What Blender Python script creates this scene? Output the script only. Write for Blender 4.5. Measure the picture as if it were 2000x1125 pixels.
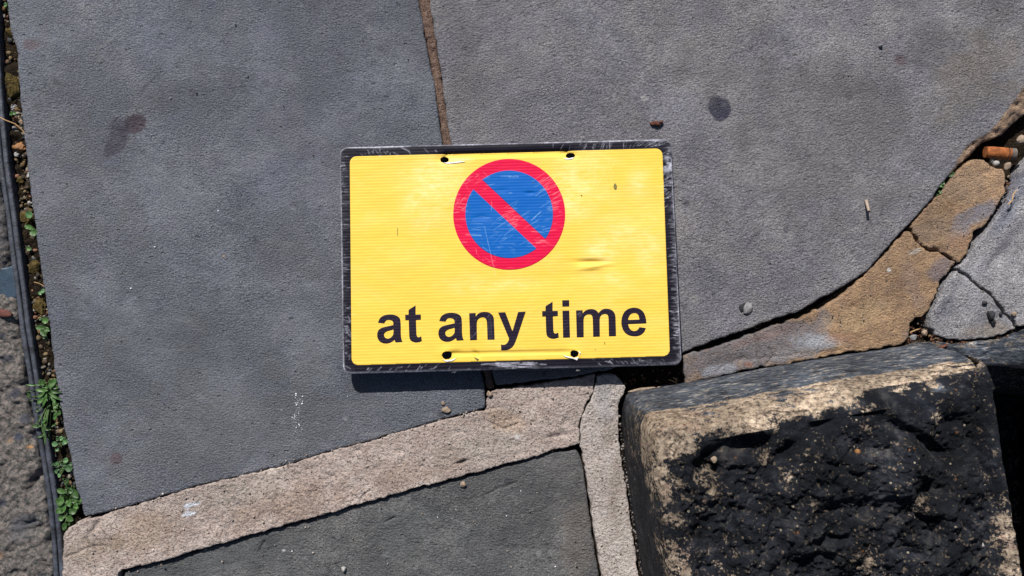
import bpy, math, random
import numpy as np
from mathutils import Vector, Matrix

for o in list(bpy.data.objects):
    bpy.data.objects.remove(o)
SC = bpy.context.scene
COL = SC.collection
R = math.radians
random.seed(7)

# ------------------------------------------------------------------ camera
CAM_H = 0.693
cam_d = bpy.data.cameras.new('camera')
cam_d.sensor_width = 36.0
cam_d.angle = 2 * math.atan(0.4 / CAM_H)
cam_d.clip_start = 0.01
cam_d.clip_end = 200.0
cam = bpy.data.objects.new('camera', cam_d)
COL.objects.link(cam)
cam.location = (0, 0, CAM_H)
cam.rotation_euler = (0, 0, 0)
SC.camera = cam

# ------------------------------------------------------------------ light
SUN_EL = 43.0
sdir = Vector((0.30, -1.0, 0.0)).normalized()      # the way shadows fall
travel = Vector((sdir.x * math.cos(R(SUN_EL)), sdir.y * math.cos(R(SUN_EL)), -math.sin(R(SUN_EL))))
world = bpy.data.worlds.new('World')
SC.world = world
world.use_nodes = True
wn = world.node_tree
bg = wn.nodes['Background']
sky = wn.nodes.new('ShaderNodeTexSky')
sky.sky_type = 'NISHITA'
sky.sun_disc = False
sky.sun_elevation = R(SUN_EL)
sky.sun_rotation = math.atan2(-sdir.x, -sdir.y)
wn.links.new(sky.outputs[0], bg.inputs[0])
bg.inputs[1].default_value = 0.05
sun_d = bpy.data.lights.new('sun', 'SUN')
sun_d.energy = 5.0
sun_d.angle = R(0.53)
sun_d.color = (1.0, 0.965, 0.92)
sun = bpy.data.objects.new('sun', sun_d)
COL.objects.link(sun)
sun.rotation_euler = travel.to_track_quat('-Z', 'Y').to_euler()
sun.location = (-0.5, 2, 2)
SC.view_settings.view_transform = 'Standard'
SC.view_settings.look = 'None'
SC.view_settings.exposure = 0.50
SC.view_settings.gamma = 1.0

# ------------------------------------------------------------------ numpy helpers
MM = 0.001
PX = 0.0004                       # metres of ground per photograph pixel


def P(px, py):
    return ((px - 1000.0) * PX, (562.5 - py) * PX)


def PP(pts):
    return np.array([P(a, b) for a, b in pts], dtype=float)


def at_height(px, py, z):
    k = (CAM_H - z) / CAM_H
    x, y = P(px, py)
    return (x * k, y * k)


def _hash(ix, iy, iz, seed):
    h = (ix * 374761393 + iy * 668265263 + iz * 2147483647 + seed * 1274126177) & 0xFFFFFFFF
    h = ((h ^ (h >> 13)) * 1274126177) & 0xFFFFFFFF
    h = ((h ^ (h >> 16)) * 2246822519) & 0xFFFFFFFF
    h = (h ^ (h >> 15)) & 0xFFFFFFFF
    return h.astype(np.float64) / 4294967295.0 * 2 - 1


def noise3(x, y, z, seed=0):
    x0 = np.floor(x).astype(np.int64); y0 = np.floor(y).astype(np.int64); z0 = np.floor(z).astype(np.int64)
    fx = x - x0; fy = y - y0; fz = z - z0
    ux = fx * fx * (3 - 2 * fx); uy = fy * fy * (3 - 2 * fy); uz = fz * fz * (3 - 2 * fz)
    r = 0
    for a in (0, 1):
        for b in (0, 1):
            for c in (0, 1):
                w = (ux if a else 1 - ux) * (uy if b else 1 - uy) * (uz if c else 1 - uz)
                r = r + w * _hash(x0 + a, y0 + b, z0 + c, seed)
    return r


def fbm(x, y, z=0.0, freq=100.0, octs=4, seed=0, gain=0.5):
    x = np.asarray(x, float); y = np.asarray(y, float)
    z = np.zeros_like(x) + z
    r = 0; a = 1.0; t = 0
    for o in range(octs):
        r = r + a * noise3(x * freq + 17.3 * o, y * freq + 5.1 * o, z * freq + 9.7 * o, seed + o)
        t += a; a *= gain; freq *= 2.03
    return r / t


def sstep(a, b, x):
    t = np.clip((x - a) / (b - a), 0, 1)
    return t * t * (3 - 2 * t)


def resample(poly, step, closed=True):
    p = np.asarray(poly, float)
    if closed:
        p = np.vstack([p, p[:1]])
    seg = np.hypot(*(p[1:] - p[:-1]).T)
    cum = np.concatenate([[0], np.cumsum(seg)])
    n = max(4, int(cum[-1] / step))
    t = np.linspace(0, cum[-1], n + 1)
    q = np.stack([np.interp(t, cum, p[:, 0]), np.interp(t, cum, p[:, 1])], 1)
    return q[:-1] if closed else q


def smooth_poly(p, it=2):
    for _ in range(it):
        p = (np.roll(p, 1, 0) + 2 * p + np.roll(p, -1, 0)) / 4
    return p


def rough(poly, amp=0.8 * MM, freq=150, step=1.2 * MM, seed=0, sm=3, octs=3):
    q = smooth_poly(resample(poly, step), sm)
    dx = fbm(q[:, 0], q[:, 1], 0.0, freq, octs, seed, 0.6)
    dy = fbm(q[:, 0], q[:, 1], 3.7, freq, octs, seed + 50, 0.6)
    return q + np.stack([dx, dy], 1) * amp * 2


def catmull(pts, sub=6):
    """closed outline; a third entry marks a corner"""
    n = len(pts)
    out = []
    xy = [np.array(p[:2], float) for p in pts]
    cor = [len(p) > 2 for p in pts]
    for i in range(n):
        p1, p2 = xy[i], xy[(i + 1) % n]
        if cor[i] and cor[(i + 1) % n]:
            out.append(p1)
            continue
        p0 = xy[i - 1] if not cor[i] else 2 * p1 - p2
        p3 = xy[(i + 2) % n] if not cor[(i + 1) % n] else 2 * p2 - p1
        for k in range(sub):
            t = k / sub
            out.append(0.5 * ((2 * p1) + (-p0 + p2) * t + (2 * p0 - 5 * p1 + 4 * p2 - p3) * t * t + (-p0 + 3 * p1 - 3 * p2 + p3) * t ** 3))
    return np.array(out)


def inside(polys, X, Y):
    c = np.zeros(X.shape, bool)
    for p in polys:
        a = p; b = np.roll(p, -1, 0)
        for (x1, y1), (x2, y2) in zip(a, b):
            if y1 == y2:
                continue
            m = ((Y < y1) != (Y < y2))
            if not m.any():
                continue
            xs = (x2 - x1) * (Y[m] - y1) / (y2 - y1) + x1
            sub = X[m] < xs
            idx = np.where(m)[0]
            c[idx[sub]] ^= True
    return c


def nearest(polys, X, Y, closed=True):
    bd = np.full(X.shape, 1e9); bx = X.copy(); by = Y.copy()
    for p in polys:
        q = np.roll(p, -1, 0) if closed else p[1:]
        a = p if closed else p[:-1]
        for (x1, y1), (x2, y2) in zip(a, q):
            dx, dy = x2 - x1, y2 - y1
            L = dx * dx + dy * dy
            if L == 0:
                continue
            t = np.clip(((X - x1) * dx + (Y - y1) * dy) / L, 0, 1)
            cx = x1 + t * dx; cy = y1 + t * dy
            d = (X - cx) ** 2 + (Y - cy) ** 2
            m = d < bd
            bd[m] = d[m]; bx[m] = cx[m]; by[m] = cy[m]
    return np.sqrt(bd), bx, by


def fill_mesh(name, verts, faces):
    """faces: (n,4) int array"""
    me = bpy.data.meshes.new(name)
    nv = len(verts); nf = len(faces); k = faces.shape[1]
    me.vertices.add(nv)
    me.vertices.foreach_set('co', np.asarray(verts, np.float32).ravel())
    me.loops.add(nf * k)
    me.loops.foreach_set('vertex_index', faces.astype(np.int32).ravel())
    me.polygons.add(nf)
    me.polygons.foreach_set('loop_start', np.arange(0, nf * k, k, dtype=np.int32))
    me.polygons.foreach_set('use_smooth', np.ones(nf, bool))
    me.update(calc_edges=True)
    return me


def set_attr(me, name, arr):
    arr = np.asarray(arr, np.float32)
    if arr.ndim == 2:
        a = me.attributes.new(name, 'FLOAT_COLOR', 'POINT')
        if arr.shape[1] == 3:
            arr = np.hstack([arr, np.ones((len(arr), 1), np.float32)])
        a.data.foreach_set('color', arr.ravel())
    else:
        a = me.attributes.new(name, 'FLOAT', 'POINT')
        a.data.foreach_set('value', arr)


def link(name, me, mat=None, parent=None, **props):
    o = bpy.data.objects.new(name, me)
    COL.objects.link(o)
    if mat is not None:
        me.materials.append(mat)
    if parent is not None:
        o.parent = parent
    for k, v in props.items():
        o[k] = v
    return o


def empty(name, loc, **props):
    o = bpy.data.objects.new(name, None)
    o.empty_display_size = 0.01
    COL.objects.link(o)
    o.location = loc
    for k, v in props.items():
        o[k] = v
    return o


def patch(name, polys, s, zf, base, mat, parent=None, marks=None, attrs=None, bottom=False, **props):
    """a surface cut to an outline: zf(x, y, d) gives its height, d the distance to the outline"""
    if not isinstance(polys, list):
        polys = [polys]
    allp = np.vstack(polys)
    x0, y0 = allp.min(0) - s; x1, y1 = allp.max(0) + s
    nx = int((x1 - x0) / s) + 2; ny = int((y1 - y0) / s) + 2
    gx = x0 + np.arange(nx) * s; gy = y0 + np.arange(ny) * s
    CX, CY = np.meshgrid(gx[:-1] + s / 2, gy[:-1] + s / 2, indexing='ij')
    keep = inside(polys, CX.ravel(), CY.ravel()).reshape(CX.shape)
    VX, VY = np.meshgrid(gx, gy, indexing='ij')
    cnt = np.zeros(VX.shape, int)
    cnt[:-1, :-1] += keep; cnt[1:, :-1] += keep; cnt[:-1, 1:] += keep; cnt[1:, 1:] += keep
    used = cnt > 0
    idx = -np.ones(VX.shape, int)
    idx[used] = np.arange(used.sum())
    X = VX[used]; Y = VY[used]; bnd = (cnt[used] < 4)
    D, NX, NY = nearest(polys, X, Y)
    snap = bnd & (D < 1.5 * s)
    X = np.where(snap, NX, X); Y = np.where(snap, NY, Y); D = np.where(bnd, 0, D)
    Z = zf(X, Y, D)
    i, j = np.where(keep)
    F = np.stack([idx[i, j], idx[i + 1, j], idx[i + 1, j + 1], idx[i, j + 1]], 1)
    V = np.stack([X, Y, Z], 1)
    nv = len(V)
    # skirt round the outline
    E = []
    kp = np.pad(keep, 1)
    for (di, dj, a, b) in ((-1, 0, (0, 1), (0, 0)), (1, 0, (1, 0), (1, 1)), (0, -1, (0, 0), (1, 0)), (0, 1, (1, 1), (0, 1))):
        m = keep & ~kp[1 + di:1 + di + keep.shape[0], 1 + dj:1 + dj + keep.shape[1]]
        ii, jj = np.where(m)
        E.append(np.stack([idx[ii + a[0], jj + a[1]], idx[ii + b[0], jj + b[1]]], 1))
    E = np.vstack(E)
    bv = np.unique(E)
    mp = -np.ones(nv, int); mp[bv] = nv + np.arange(len(bv))
    bz = base(X[bv], Y[bv]) if callable(base) else np.full(len(bv), base)
    VB = np.stack([X[bv], Y[bv], bz], 1)
    FS = np.stack([E[:, 1], E[:, 0], mp[E[:, 0]], mp[E[:, 1]]], 1)
    V = np.vstack([V, VB])
    F = np.vstack([F, FS])
    if bottom:
        # underside that follows the top at constant thickness
        n2 = len(V)
        inner = np.setdiff1d(np.arange(nv), bv)
        mp2 = mp.copy(); mp2[inner] = n2 + np.arange(len(inner))
        V = np.vstack([V, np.stack([X[inner], Y[inner], base(X[inner], Y[inner])], 1)])
        Ft = F[:i.size]
        F = np.vstack([F, mp2[Ft][:, ::-1]])
    me = fill_mesh(name, V, F)
    extra = len(V) - nv
    if marks is not None:
        T = marks(X, Y, D)
        T = np.vstack([T, T[bv]] + ([T[inner]] if bottom else []))
        set_attr(me, 'tint', T)
    if attrs is not None:
        for k, fn in attrs.items():
            a = fn(X, Y, D)
            a = np.concatenate([a, a[bv]] + ([a[inner]] if bottom else []))
            set_attr(me, k, a)
    return link(name, me, mat, parent, **props)


def tints(lst, seed=3):
    """coloured marks that belong to the surface: (px, py, rx, ry, angle, rgb, alpha, softness)"""
    def fn(X, Y, D):
        T = np.zeros((len(X), 4))
        wx = fbm(X, Y, 0, 90, 4, seed) * 1.0
        wy = fbm(X, Y, 5, 90, 4, seed + 9) * 1.0
        for (px, py, rx, ry, ang, rgb, al, soft) in lst:
            cx, cy = P(px, py)
            a = R(ang)
            dx = (X - cx); dy = (Y - cy)
            u = (dx * math.cos(a) + dy * math.sin(a)) / (rx * PX)
            v = (-dx * math.sin(a) + dy * math.cos(a)) / (ry * PX)
            r = np.sqrt(u * u + v * v)
            r = r + (wx + wy) * (0.30 + 0.5 * soft)
            w = al * (1 - sstep(1 - soft, 1 + soft, r))
            T[:, :3] = T[:, :3] * (1 - w[:, None]) + np.array(rgb) * w[:, None]
            T[:, 3] = T[:, 3] * (1 - w) + w
        a = np.maximum(T[:, 3:4], 1e-4)
        T[:, :3] = T[:, :3] / a
        return T
    return fn


def dents(Z, X, Y, lst):
    for (px, py, rx, ry, ang, dep) in lst:
        cx, cy = P(px, py); a = R(ang)
        dx = X - cx; dy = Y - cy
        u = (dx * math.cos(a) + dy * math.sin(a)) / (rx * PX)
        v = (-dx * math.sin(a) + dy * math.cos(a)) / (ry * PX)
        Z = Z - dep * MM * np.exp(-(u * u + v * v))
    return Z


def cracks(Z, X, Y, lst, seed=5):
    for pts, w, dep in lst:
        p = rough_line(PP(pts), seed=seed)
        d, _, _ = nearest([p], X, Y, closed=False)
        Z = Z - dep * MM * np.exp(-(d / (w * PX)) ** 2)
        seed += 3
    return Z


def rough_line(p, amp=0.7 * MM, seed=0):
    q = resample(p, 1.5 * MM, closed=False)
    dx = fbm(q[:, 0], q[:, 1], 0.0, 130, 3, seed, 0.6)
    dy = fbm(q[:, 0], q[:, 1], 3.7, 130, 3, seed + 50, 0.6)
    return q + np.stack([dx, dy], 1) * amp * 2


def wear_marks(poly_px, n_m, seed, base, light, dark):
    rs = random.Random(seed)
    poly = PP(poly_px); out = []
    lo = poly.min(0); hi = poly.max(0)
    while len(out) < n_m:
        x = rs.uniform(lo[0], hi[0]); y = rs.uniform(lo[1], hi[1])
        px = x / PX + 1000; py = 562.5 - y / PX
        if not (-60 < px < 2060 and -60 < py < 1180) or not inside([poly], np.array([x]), np.array([y]))[0]:
            continue
        k = rs.random()
        if k < 0.30:      # small gum and lichen spots
            r0 = rs.uniform(3, 8); out.append((px, py, r0, r0 * rs.uniform(0.7, 1), rs.uniform(0, 180), light if rs.random() < 0.4 else dark, rs.uniform(0.5, 0.95), 0.25))
        elif k < 0.62:    # scuffs
            out.append((px, py, rs.uniform(12, 45), rs.uniform(2, 4), rs.uniform(-40, 60), light if rs.random() < 0.45 else dark, rs.uniform(0.3, 0.7), 0.5))
        else:             # broad stains
            out.append((px, py, rs.uniform(25, 110), rs.uniform(14, 50), rs.uniform(0, 180), (lambda k_, h_: (base[0] * k_ * h_, base[1] * k_, base[2] * k_ / h_))(rs.uniform(0.62, 1.25), rs.uniform(0.96, 1.05)), rs.uniform(0.12, 0.32), 0.6))
    return out


# ------------------------------------------------------------------ material helpers
class NT:
    def __init__(self, name, rough=0.8, spec=0.3):
        self.m = bpy.data.materials.new(name)
        self.m.use_nodes = True
        self.t = self.m.node_tree
        self.b = self.t.nodes['Principled BSDF']
        self.b.inputs['Roughness'].default_value = rough
        self.b.inputs['Specular IOR Level'].default_value = spec
        tc = self.t.nodes.new('ShaderNodeTexCoord')
        self.co = tc.outputs['Object']

    def put(self, sock, v):
        if hasattr(v, 'is_output'):
            self.t.links.new(v, sock)
        elif isinstance(v, (tuple, list)) and len(v) == 3 and sock.type == 'RGBA':
            sock.default_value = (*v, 1)
        else:
            sock.default_value = v

    def mapping(self, scale=(1, 1, 1), rot=0.0, loc=(0, 0, 0), co=None):
        n = self.t.nodes.new('ShaderNodeMapping')
        self.put(n.inputs[0], co or self.co)
        n.inputs['Location'].default_value = loc
        n.inputs['Rotation'].default_value = (0, 0, rot)
        n.inputs['Scale'].default_value = scale
        return n.outputs[0]

    def noise(self, scale, detail=4, rough=0.55, co=None, dist=0.0, color=False):
        n = self.t.nodes.new('ShaderNodeTexNoise')
        self.put(n.inputs['Vector'], co or self.co)
        n.inputs['Scale'].default_value = scale
        n.inputs['Detail'].default_value = detail
        n.inputs['Roughness'].default_value = rough
        n.inputs['Distortion'].default_value = dist
        return n.outputs['Color' if color else 'Fac']

    def voro(self, scale, feature='F1', co=None, out='Distance', rnd=1.0):
        n = self.t.nodes.new('ShaderNodeTexVoronoi')
        n.feature = feature
        self.put(n.inputs['Vector'], co or self.co)
        n.inputs['Scale'].default_value = scale
        n.inputs['Randomness'].default_value = rnd
        return n.outputs[out]

    def math(self, op, a, b=0.0, c=0.0, clamp=False):
        n = self.t.nodes.new('ShaderNodeMath')
        n.operation = op; n.use_clamp = clamp
        for i, v in enumerate((a, b, c)):
            self.put(n.inputs[i], v)
        return n.outputs[0]

    def ramp(self, f, stops, interp='LINEAR'):
        n = self.t.nodes.new('ShaderNodeValToRGB')
        self.put(n.inputs[0], f)
        cr = n.color_ramp
        cr.interpolation = interp
        while len(cr.elements) < len(stops):
            cr.elements.new(0.5)
        for e, (p, c) in zip(cr.elements, stops):
            e.position = p
            if not isinstance(c, (tuple, list)):
                c = (c, c, c)
            e.color = (*c, 1)
        return n.outputs[0]

    def mix(self, f, a, b, mode='MIX'):
        n = self.t.nodes.new('ShaderNodeMix')
        n.data_type = 'RGBA'; n.blend_type = mode
        self.put(n.inputs[0], f)
        self.put(n.inputs[6], a)
        self.put(n.inputs[7], b)
        return n.outputs[2]

    def attr(self, name, out='Fac'):
        n = self.t.nodes.new('ShaderNodeAttribute')
        n.attribute_name = name
        return n.outputs[out]

    def bump(self, h, dist, strength=1.0, prev=None):
        n = self.t.nodes.new('ShaderNodeBump')
        self.put(n.inputs['Height'], h)
        n.inputs['Distance'].default_value = dist
        n.inputs['Strength'].default_value = strength
        if prev is not None:
            self.put(n.inputs['Normal'], prev)
        return n.outputs[0]

    def done(self, color, normal=None, rough=None):
        self.put(self.b.inputs['Base Color'], color)
        if normal is not None:
            self.put(self.b.inputs['Normal'], normal)
        if rough is not None:
            self.put(self.b.inputs['Roughness'], rough)
        return self.m


def stone(name, ca, cb, cc, grain=330, gdist=0.00045, gdir=(1.0, 1.45), grot=0.2, specks=0.5, tint=True, rough=0.72, spec=0.35, mott=14, fc=1.0, pits=0.0, pitty=0.0, flake=0.0, loc=(0, 0, 0), coarse=0.0):
    n = NT(name, rough, spec)
    co = n.mapping(loc=loc)
    m1 = n.ramp(n.noise(mott, 6, 0.68, co, 0.6), [(0.34, ca), (0.66, cb)])
    m2 = n.ramp(n.noise(mott * 4.3, 4, 0.65, n.mapping(loc=(3, 1, 2))), [(0.46, 0.0), (0.64, 1.0)])
    col = n.mix(n.math('MULTIPLY', m2, 0.5), m1, cc)
    fine = n.noise(760, 4, 0.75)
    col = n.mix(1.0, col, n.ramp(fine, [(0.34, 1 - 0.55 * fc), (0.66, 1 + 0.55 * fc)]), 'MULTIPLY')
    # short dark scuffs and worn hollows
    sk = n.noise(360, 5, 0.78, n.mapping(scale=(0.7, 1.5, 1), rot=grot + 0.3, loc=(2, 6, 0)), 0.6)
    sk2 = n.ramp(n.noise(22, 3, 0.6, n.mapping(loc=(6, 6, 0))), [(0.40, 0.15), (0.62, 1.0)])
    col = n.mix(n.math('MULTIPLY', n.math('MULTIPLY', n.ramp(sk, [(0.555, 0.0), (0.62, 1.0)]), sk2), 0.85), col, n.mix(1.0, col, (0.38, 0.38, 0.48), 'MULTIPLY'))
    # dark pinholes of dirt
    dk = n.voro(150, co=n.mapping(loc=(1, 1, 0)))
    dr = n.voro(150, co=n.mapping(loc=(1, 1, 0)), out='Color')
    dm = n.math('MULTIPLY', n.math('LESS_THAN', dk, 0.16), n.math('GREATER_THAN', dr, 0.86))
    col = n.mix(n.math('MULTIPLY', dm, 0.6), col, (0.02, 0.02, 0.025))
    if tint:
        a = n.attr('tint', 'Alpha')
        tn = n.ramp(n.noise(260, 4, 0.7), [(0.3, 0.72), (0.5, 1.0)])
        tcol = n.mix(1.0, n.attr('tint', 'Color'), n.ramp(fine, [(0.3, 0.8), (0.7, 1.2)]), 'MULTIPLY')
        col = n.mix(n.math('MULTIPLY', a, tn, clamp=True), col, tcol)
    if specks > 0:
        wn_ = n.noise(500, 2, 0.6, n.mapping(loc=(7, 3, 0)))
        vd = n.math('ADD', n.voro(48, co=n.mapping(loc=(9, 2, 0))), n.math('MULTIPLY', wn_, 0.04))
        vr = n.voro(48, co=n.mapping(loc=(9, 2, 0)), out='Color')
        sm = n.math('MULTIPLY', n.math('LESS_THAN', vd, 0.058), n.math('GREATER_THAN', vr, 1 - 0.30 * specks))
        col = n.mix(n.math('MULTIPLY', sm, 0.8), col, (0.55, 0.56, 0.58))
    gc = n.mapping(scale=(gdir[0], gdir[1], 1.3), rot=grot)
    g = n.noise(grain * 1.75, 5, 0.66, gc, 0.1)
    # the grain is worn smooth in places
    wear = n.ramp(n.noise(17, 4, 0.7, n.mapping(loc=(8, 1, 0))), [(0.38, 0.55), (0.60, 1.25)])
    nb = n.bump(n.math('MULTIPLY', g, wear), gdist * 7.6)
    nb = n.bump(n.noise(34, 5, 0.7, n.mapping(rot=0.4, loc=(3, 3, 0))), gdist * 4.0, prev=nb)
    # chips and pits
    pn = n.math('ADD', n.voro(130, co=n.mapping(scale=(1, 1.5, 1), rot=grot + 0.4, loc=(4, 4, 0))), n.math('MULTIPLY', n.noise(320, 3, 0.6), 0.45))
    pk = n.math('GREATER_THAN', n.voro(130, co=n.mapping(scale=(1, 1.5, 1), rot=grot + 0.4, loc=(4, 4, 0)), out='Color'), 0.74 - pitty)
    pd = n.math('MULTIPLY', n.ramp(pn, [(0.34, 1.0), (0.46, 0.0)]), pk)
    nb = n.bump(n.math('SUBTRACT', 1.0, pd), 0.0011, prev=nb)
    if flake > 0:
        fn_ = n.noise(24, 4, 0.55, n.mapping(loc=(1, 5, 7), scale=(1, 1.5, 1), rot=0.3), 0.6)
        nb = n.bump(n.math('ADD', n.math('SNAP', fn_, 0.07), n.math('MULTIPLY', fn_, 0.3)), flake, prev=nb)
    if coarse > 0:
        nb = n.bump(n.noise(90, 4, 0.6, dist=0.3), coarse, prev=nb)
    if pits > 0:
        sp_ = n.noise(520, 3, 0.6, n.mapping(loc=(1, 9, 0)))
        nb = n.bump(n.ramp(sp_, [(0.30, 0.0), (0.44, 1.0)]), pits, prev=nb)
        col = n.mix(n.math('MULTIPLY', n.ramp(sp_, [(0.30, 1.0), (0.36, 0.0)]), 0.45), col, (0.09, 0.065, 0.055))
    return n.done(col, nb)


M = {}
M['slab_left'] = stone('slab_left', (0.096, 0.108, 0.130), (0.140, 0.143, 0.160), (0.098, 0.099, 0.132), grain=300, gdist=0.00040, grot=0.12)
M['slab_right'] = stone('slab_right', (0.146, 0.145, 0.162), (0.215, 0.202, 0.205), (0.138, 0.132, 0.160), grain=285, gdist=0.00048, grot=-0.35, loc=(5, 0, 0))
M['slab_low'] = stone('slab_low', (0.078, 0.080, 0.083), (0.128, 0.125, 0.122), (0.056, 0.056, 0.063), grain=260, gdist=0.00042, grot=0.3, coarse=0.0012, flake=0.006, loc=(0, 5, 0))
M['mortar'] = stone('mortar', (0.33, 0.265, 0.235), (0.43, 0.365, 0.325), (0.27, 0.20, 0.165), grain=260, gdist=0.00038, gdir=(1, 1.2), pits=0.0009, pitty=0.16, fc=0.25, specks=0.2, rough=0.9, spec=0.2, mott=30, coarse=0.0016)
M['strip'] = stone('strip', (0.34, 0.295, 0.27), (0.43, 0.385, 0.355), (0.285, 0.23, 0.20), grain=260, gdist=0.0003, gdir=(1, 1.2), pits=0.0008, pitty=0.2, fc=0.25, specks=0.15, rough=0.9, spec=0.2, mott=30, coarse=0.0010)
M['sand'] = stone('sand', (0.17, 0.11, 0.085), (0.28, 0.185, 0.14), (0.08, 0.055, 0.045), grain=520, gdist=0.0007, gdir=(1, 1), specks=0.1, rough=0.95, spec=0.15, mott=90, tint=False)
M['brown'] = stone('brown', (0.25, 0.158, 0.095), (0.42, 0.27, 0.155), (0.20, 0.135, 0.10), grain=300, gdist=0.0007, fc=0.4, flake=0.008, specks=0.2, mott=22, rough=0.75, coarse=0.0014, grot=0.4)
M['pale'] = stone('pale', (0.27, 0.262, 0.28), (0.38, 0.365, 0.375), (0.19, 0.178, 0.20), flake=0.008, grain=310, gdist=0.0008, specks=0.4, mott=20, rough=0.6, spec=0.45, coarse=0.0014)
M['soil'] = stone('soil', (0.018, 0.013, 0.009), (0.036, 0.025, 0.014), (0.015, 0.011, 0.009), grain=260, gdist=0.0016, gdir=(1, 1), specks=0.3, mott=60, tint=False, rough=0.95, spec=0.1, coarse=0.002)
M['pavement'] = stone('pavement', (0.075, 0.080, 0.088), (0.11, 0.108, 0.11), (0.08, 0.075, 0.085), grain=280, gdist=0.0005, tint=False)


def concrete():
    n = NT('aggregate', 0.9, 0.25)
    v = n.voro(75, out='Color', co=n.mapping(scale=(1, 1, 1)))
    d = n.voro(75)
    stone_c = n.ramp(n.math('FRACT', n.math('MULTIPLY', v, 7.3)), [(0.0, (0.05, 0.052, 0.065)), (0.25, (0.13, 0.115, 0.11)), (0.5, (0.20, 0.17, 0.15)), (0.7, (0.07, 0.07, 0.085)), (0.86, (0.22, 0.15, 0.10)), (0.95, (0.3, 0.28, 0.27))], 'CONSTANT')
    fine = n.ramp(n.noise(300, 5, 0.8), [(0.38, (0.04, 0.050, 0.048)), (0.64, (0.26, 0.215, 0.195))])
    mask = n.ramp(n.math('ADD', d, n.math('MULTIPLY', n.noise(300, 3), 0.25)), [(0.36, 1.0), (0.46, 0.0)])
    pick = n.math('MULTIPLY', mask, n.ramp(n.noise(40, 2), [(0.42, 0.0), (0.52, 1.0)]))
    col = n.mix(pick, fine, stone_c)
    a = n.attr('tint', 'Alpha')
    col = n.mix(a, col, n.mix(1.0, n.attr('tint', 'Color'), n.ramp(n.noise(400, 4), [(0.3, 0.6), (0.7, 1.4)]), 'MULTIPLY'))
    nb = n.bump(n.noise(300, 5, 0.75), 0.0045)
    nb = n.bump(d, 0.0012, prev=nb)
    return n.done(col, nb)


M['aggregate'] = concrete()


def block_mat(name, dark=(0.002, 0.003, 0.006)):
    n = NT(name, 0.85, 0.2)
    tan = n.attr('tan'); side = n.attr('side')
    nf = n.noise(140, 6, 0.72, dist=0.3)
    tf = n.math('ADD', tan, n.math('MULTIPLY', n.math('SUBTRACT', nf, 0.5), 2.2))
    tf = n.math('ADD', tf, n.math('MULTIPLY', n.math('SUBTRACT', n.noise(430, 4, 0.7, n.mapping(loc=(3, 8, 1))), 0.5), 2.4))
    tmask = n.ramp(tf, [(0.43, 0.0), (0.66, 1.0)])
    crestness = n.ramp(tan, [(0.30, 0.42), (0.62, 1.0)])
    tcol = n.ramp(n.noise(210, 5, 0.7), [(0.32, (0.10, 0.075, 0.06)), (0.46, (0.36, 0.275, 0.20)), (0.66, (0.60, 0.485, 0.365))])
    tcol = n.mix(n.ramp(n.noise(60, 3, co=n.mapping(loc=(2, 2, 2))), [(0.55, 0.0), (0.7, 0.5)]), tcol, (0.36, 0.22, 0.17))
    grime_lit = n.ramp(n.noise(50, 6, 0.65, dist=0.5), [(0.35, dark), (0.50, (0.007, 0.009, 0.014)), (0.58, (0.022, 0.024, 0.031)), (0.68, (0.062, 0.060, 0.062))])  # black grime, with lit lumps painted in as the grey tones
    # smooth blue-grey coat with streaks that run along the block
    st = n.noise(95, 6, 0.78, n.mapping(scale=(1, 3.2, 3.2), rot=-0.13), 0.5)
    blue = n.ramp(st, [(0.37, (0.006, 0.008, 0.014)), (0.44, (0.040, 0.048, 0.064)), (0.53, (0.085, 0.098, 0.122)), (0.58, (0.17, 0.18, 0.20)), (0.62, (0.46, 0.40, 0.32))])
    low = n.mix(side, grime_lit, blue)
    tcol = n.mix(n.ramp(n.noise(330, 5, 0.75, n.mapping(loc=(5, 5, 5))), [(0.52, 0.0), (0.60, 0.85)]), tcol, (0.03, 0.027, 0.028))
    tcol = n.mix(1.0, tcol, crestness, 'MULTIPLY')
    col = n.mix(tmask, low, tcol)
    # embedded grit
    v = n.voro(230); vr = n.voro(230, out='Color')
    gm = n.math('MULTIPLY', n.math('LESS_THAN', n.math('ADD', v, n.math('MULTIPLY', n.noise(500, 2), 0.12)), 0.26), n.math('GREATER_THAN', n.math('ADD', vr, n.math('MULTIPLY', n.noise(35, 3), 0.6)), 0.92))
    gcol = n.ramp(n.math('FRACT', n.math('MULTIPLY', vr, 13.7)), [(0.0, (0.17, 0.13, 0.08)), (0.35, (0.10, 0.08, 0.06)), (0.66, (0.20, 0.08, 0.03)), (0.74, (0.28, 0.24, 0.18))], 'CONSTANT')
    col = n.mix(n.math('MULTIPLY', gm, n.math('SUBTRACT', 1.0, side)), col, gcol)
    nb = n.bump(n.math('MULTIPLY', n.noise(230, 6, 0.8), n.ramp(n.noise(26, 3), [(0.4, 0.25), (0.6, 1.3)])), 0.007)
    fk = n.noise(34, 5, 0.6, n.mapping(scale=(1, 2.4, 2.4), rot=-0.13), 0.7)
    nb = n.bump(n.math('MULTIPLY', n.math('SNAP', fk, 0.06), n.math('ADD', 0.25, side)), 0.010, prev=nb)
    nb = n.bump(n.math('MULTIPLY', gm, n.math('SUBTRACT', 0.3, v)), 0.004, prev=nb)
    return n.done(col, nb, n.ramp(nf, [(0.3, 0.6), (0.6, 0.95)]))


M['block'] = block_mat('grimy_stone')
M['block_low'] = block_mat('grimy_stone_low', (0.003, 0.0035, 0.005))


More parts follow.
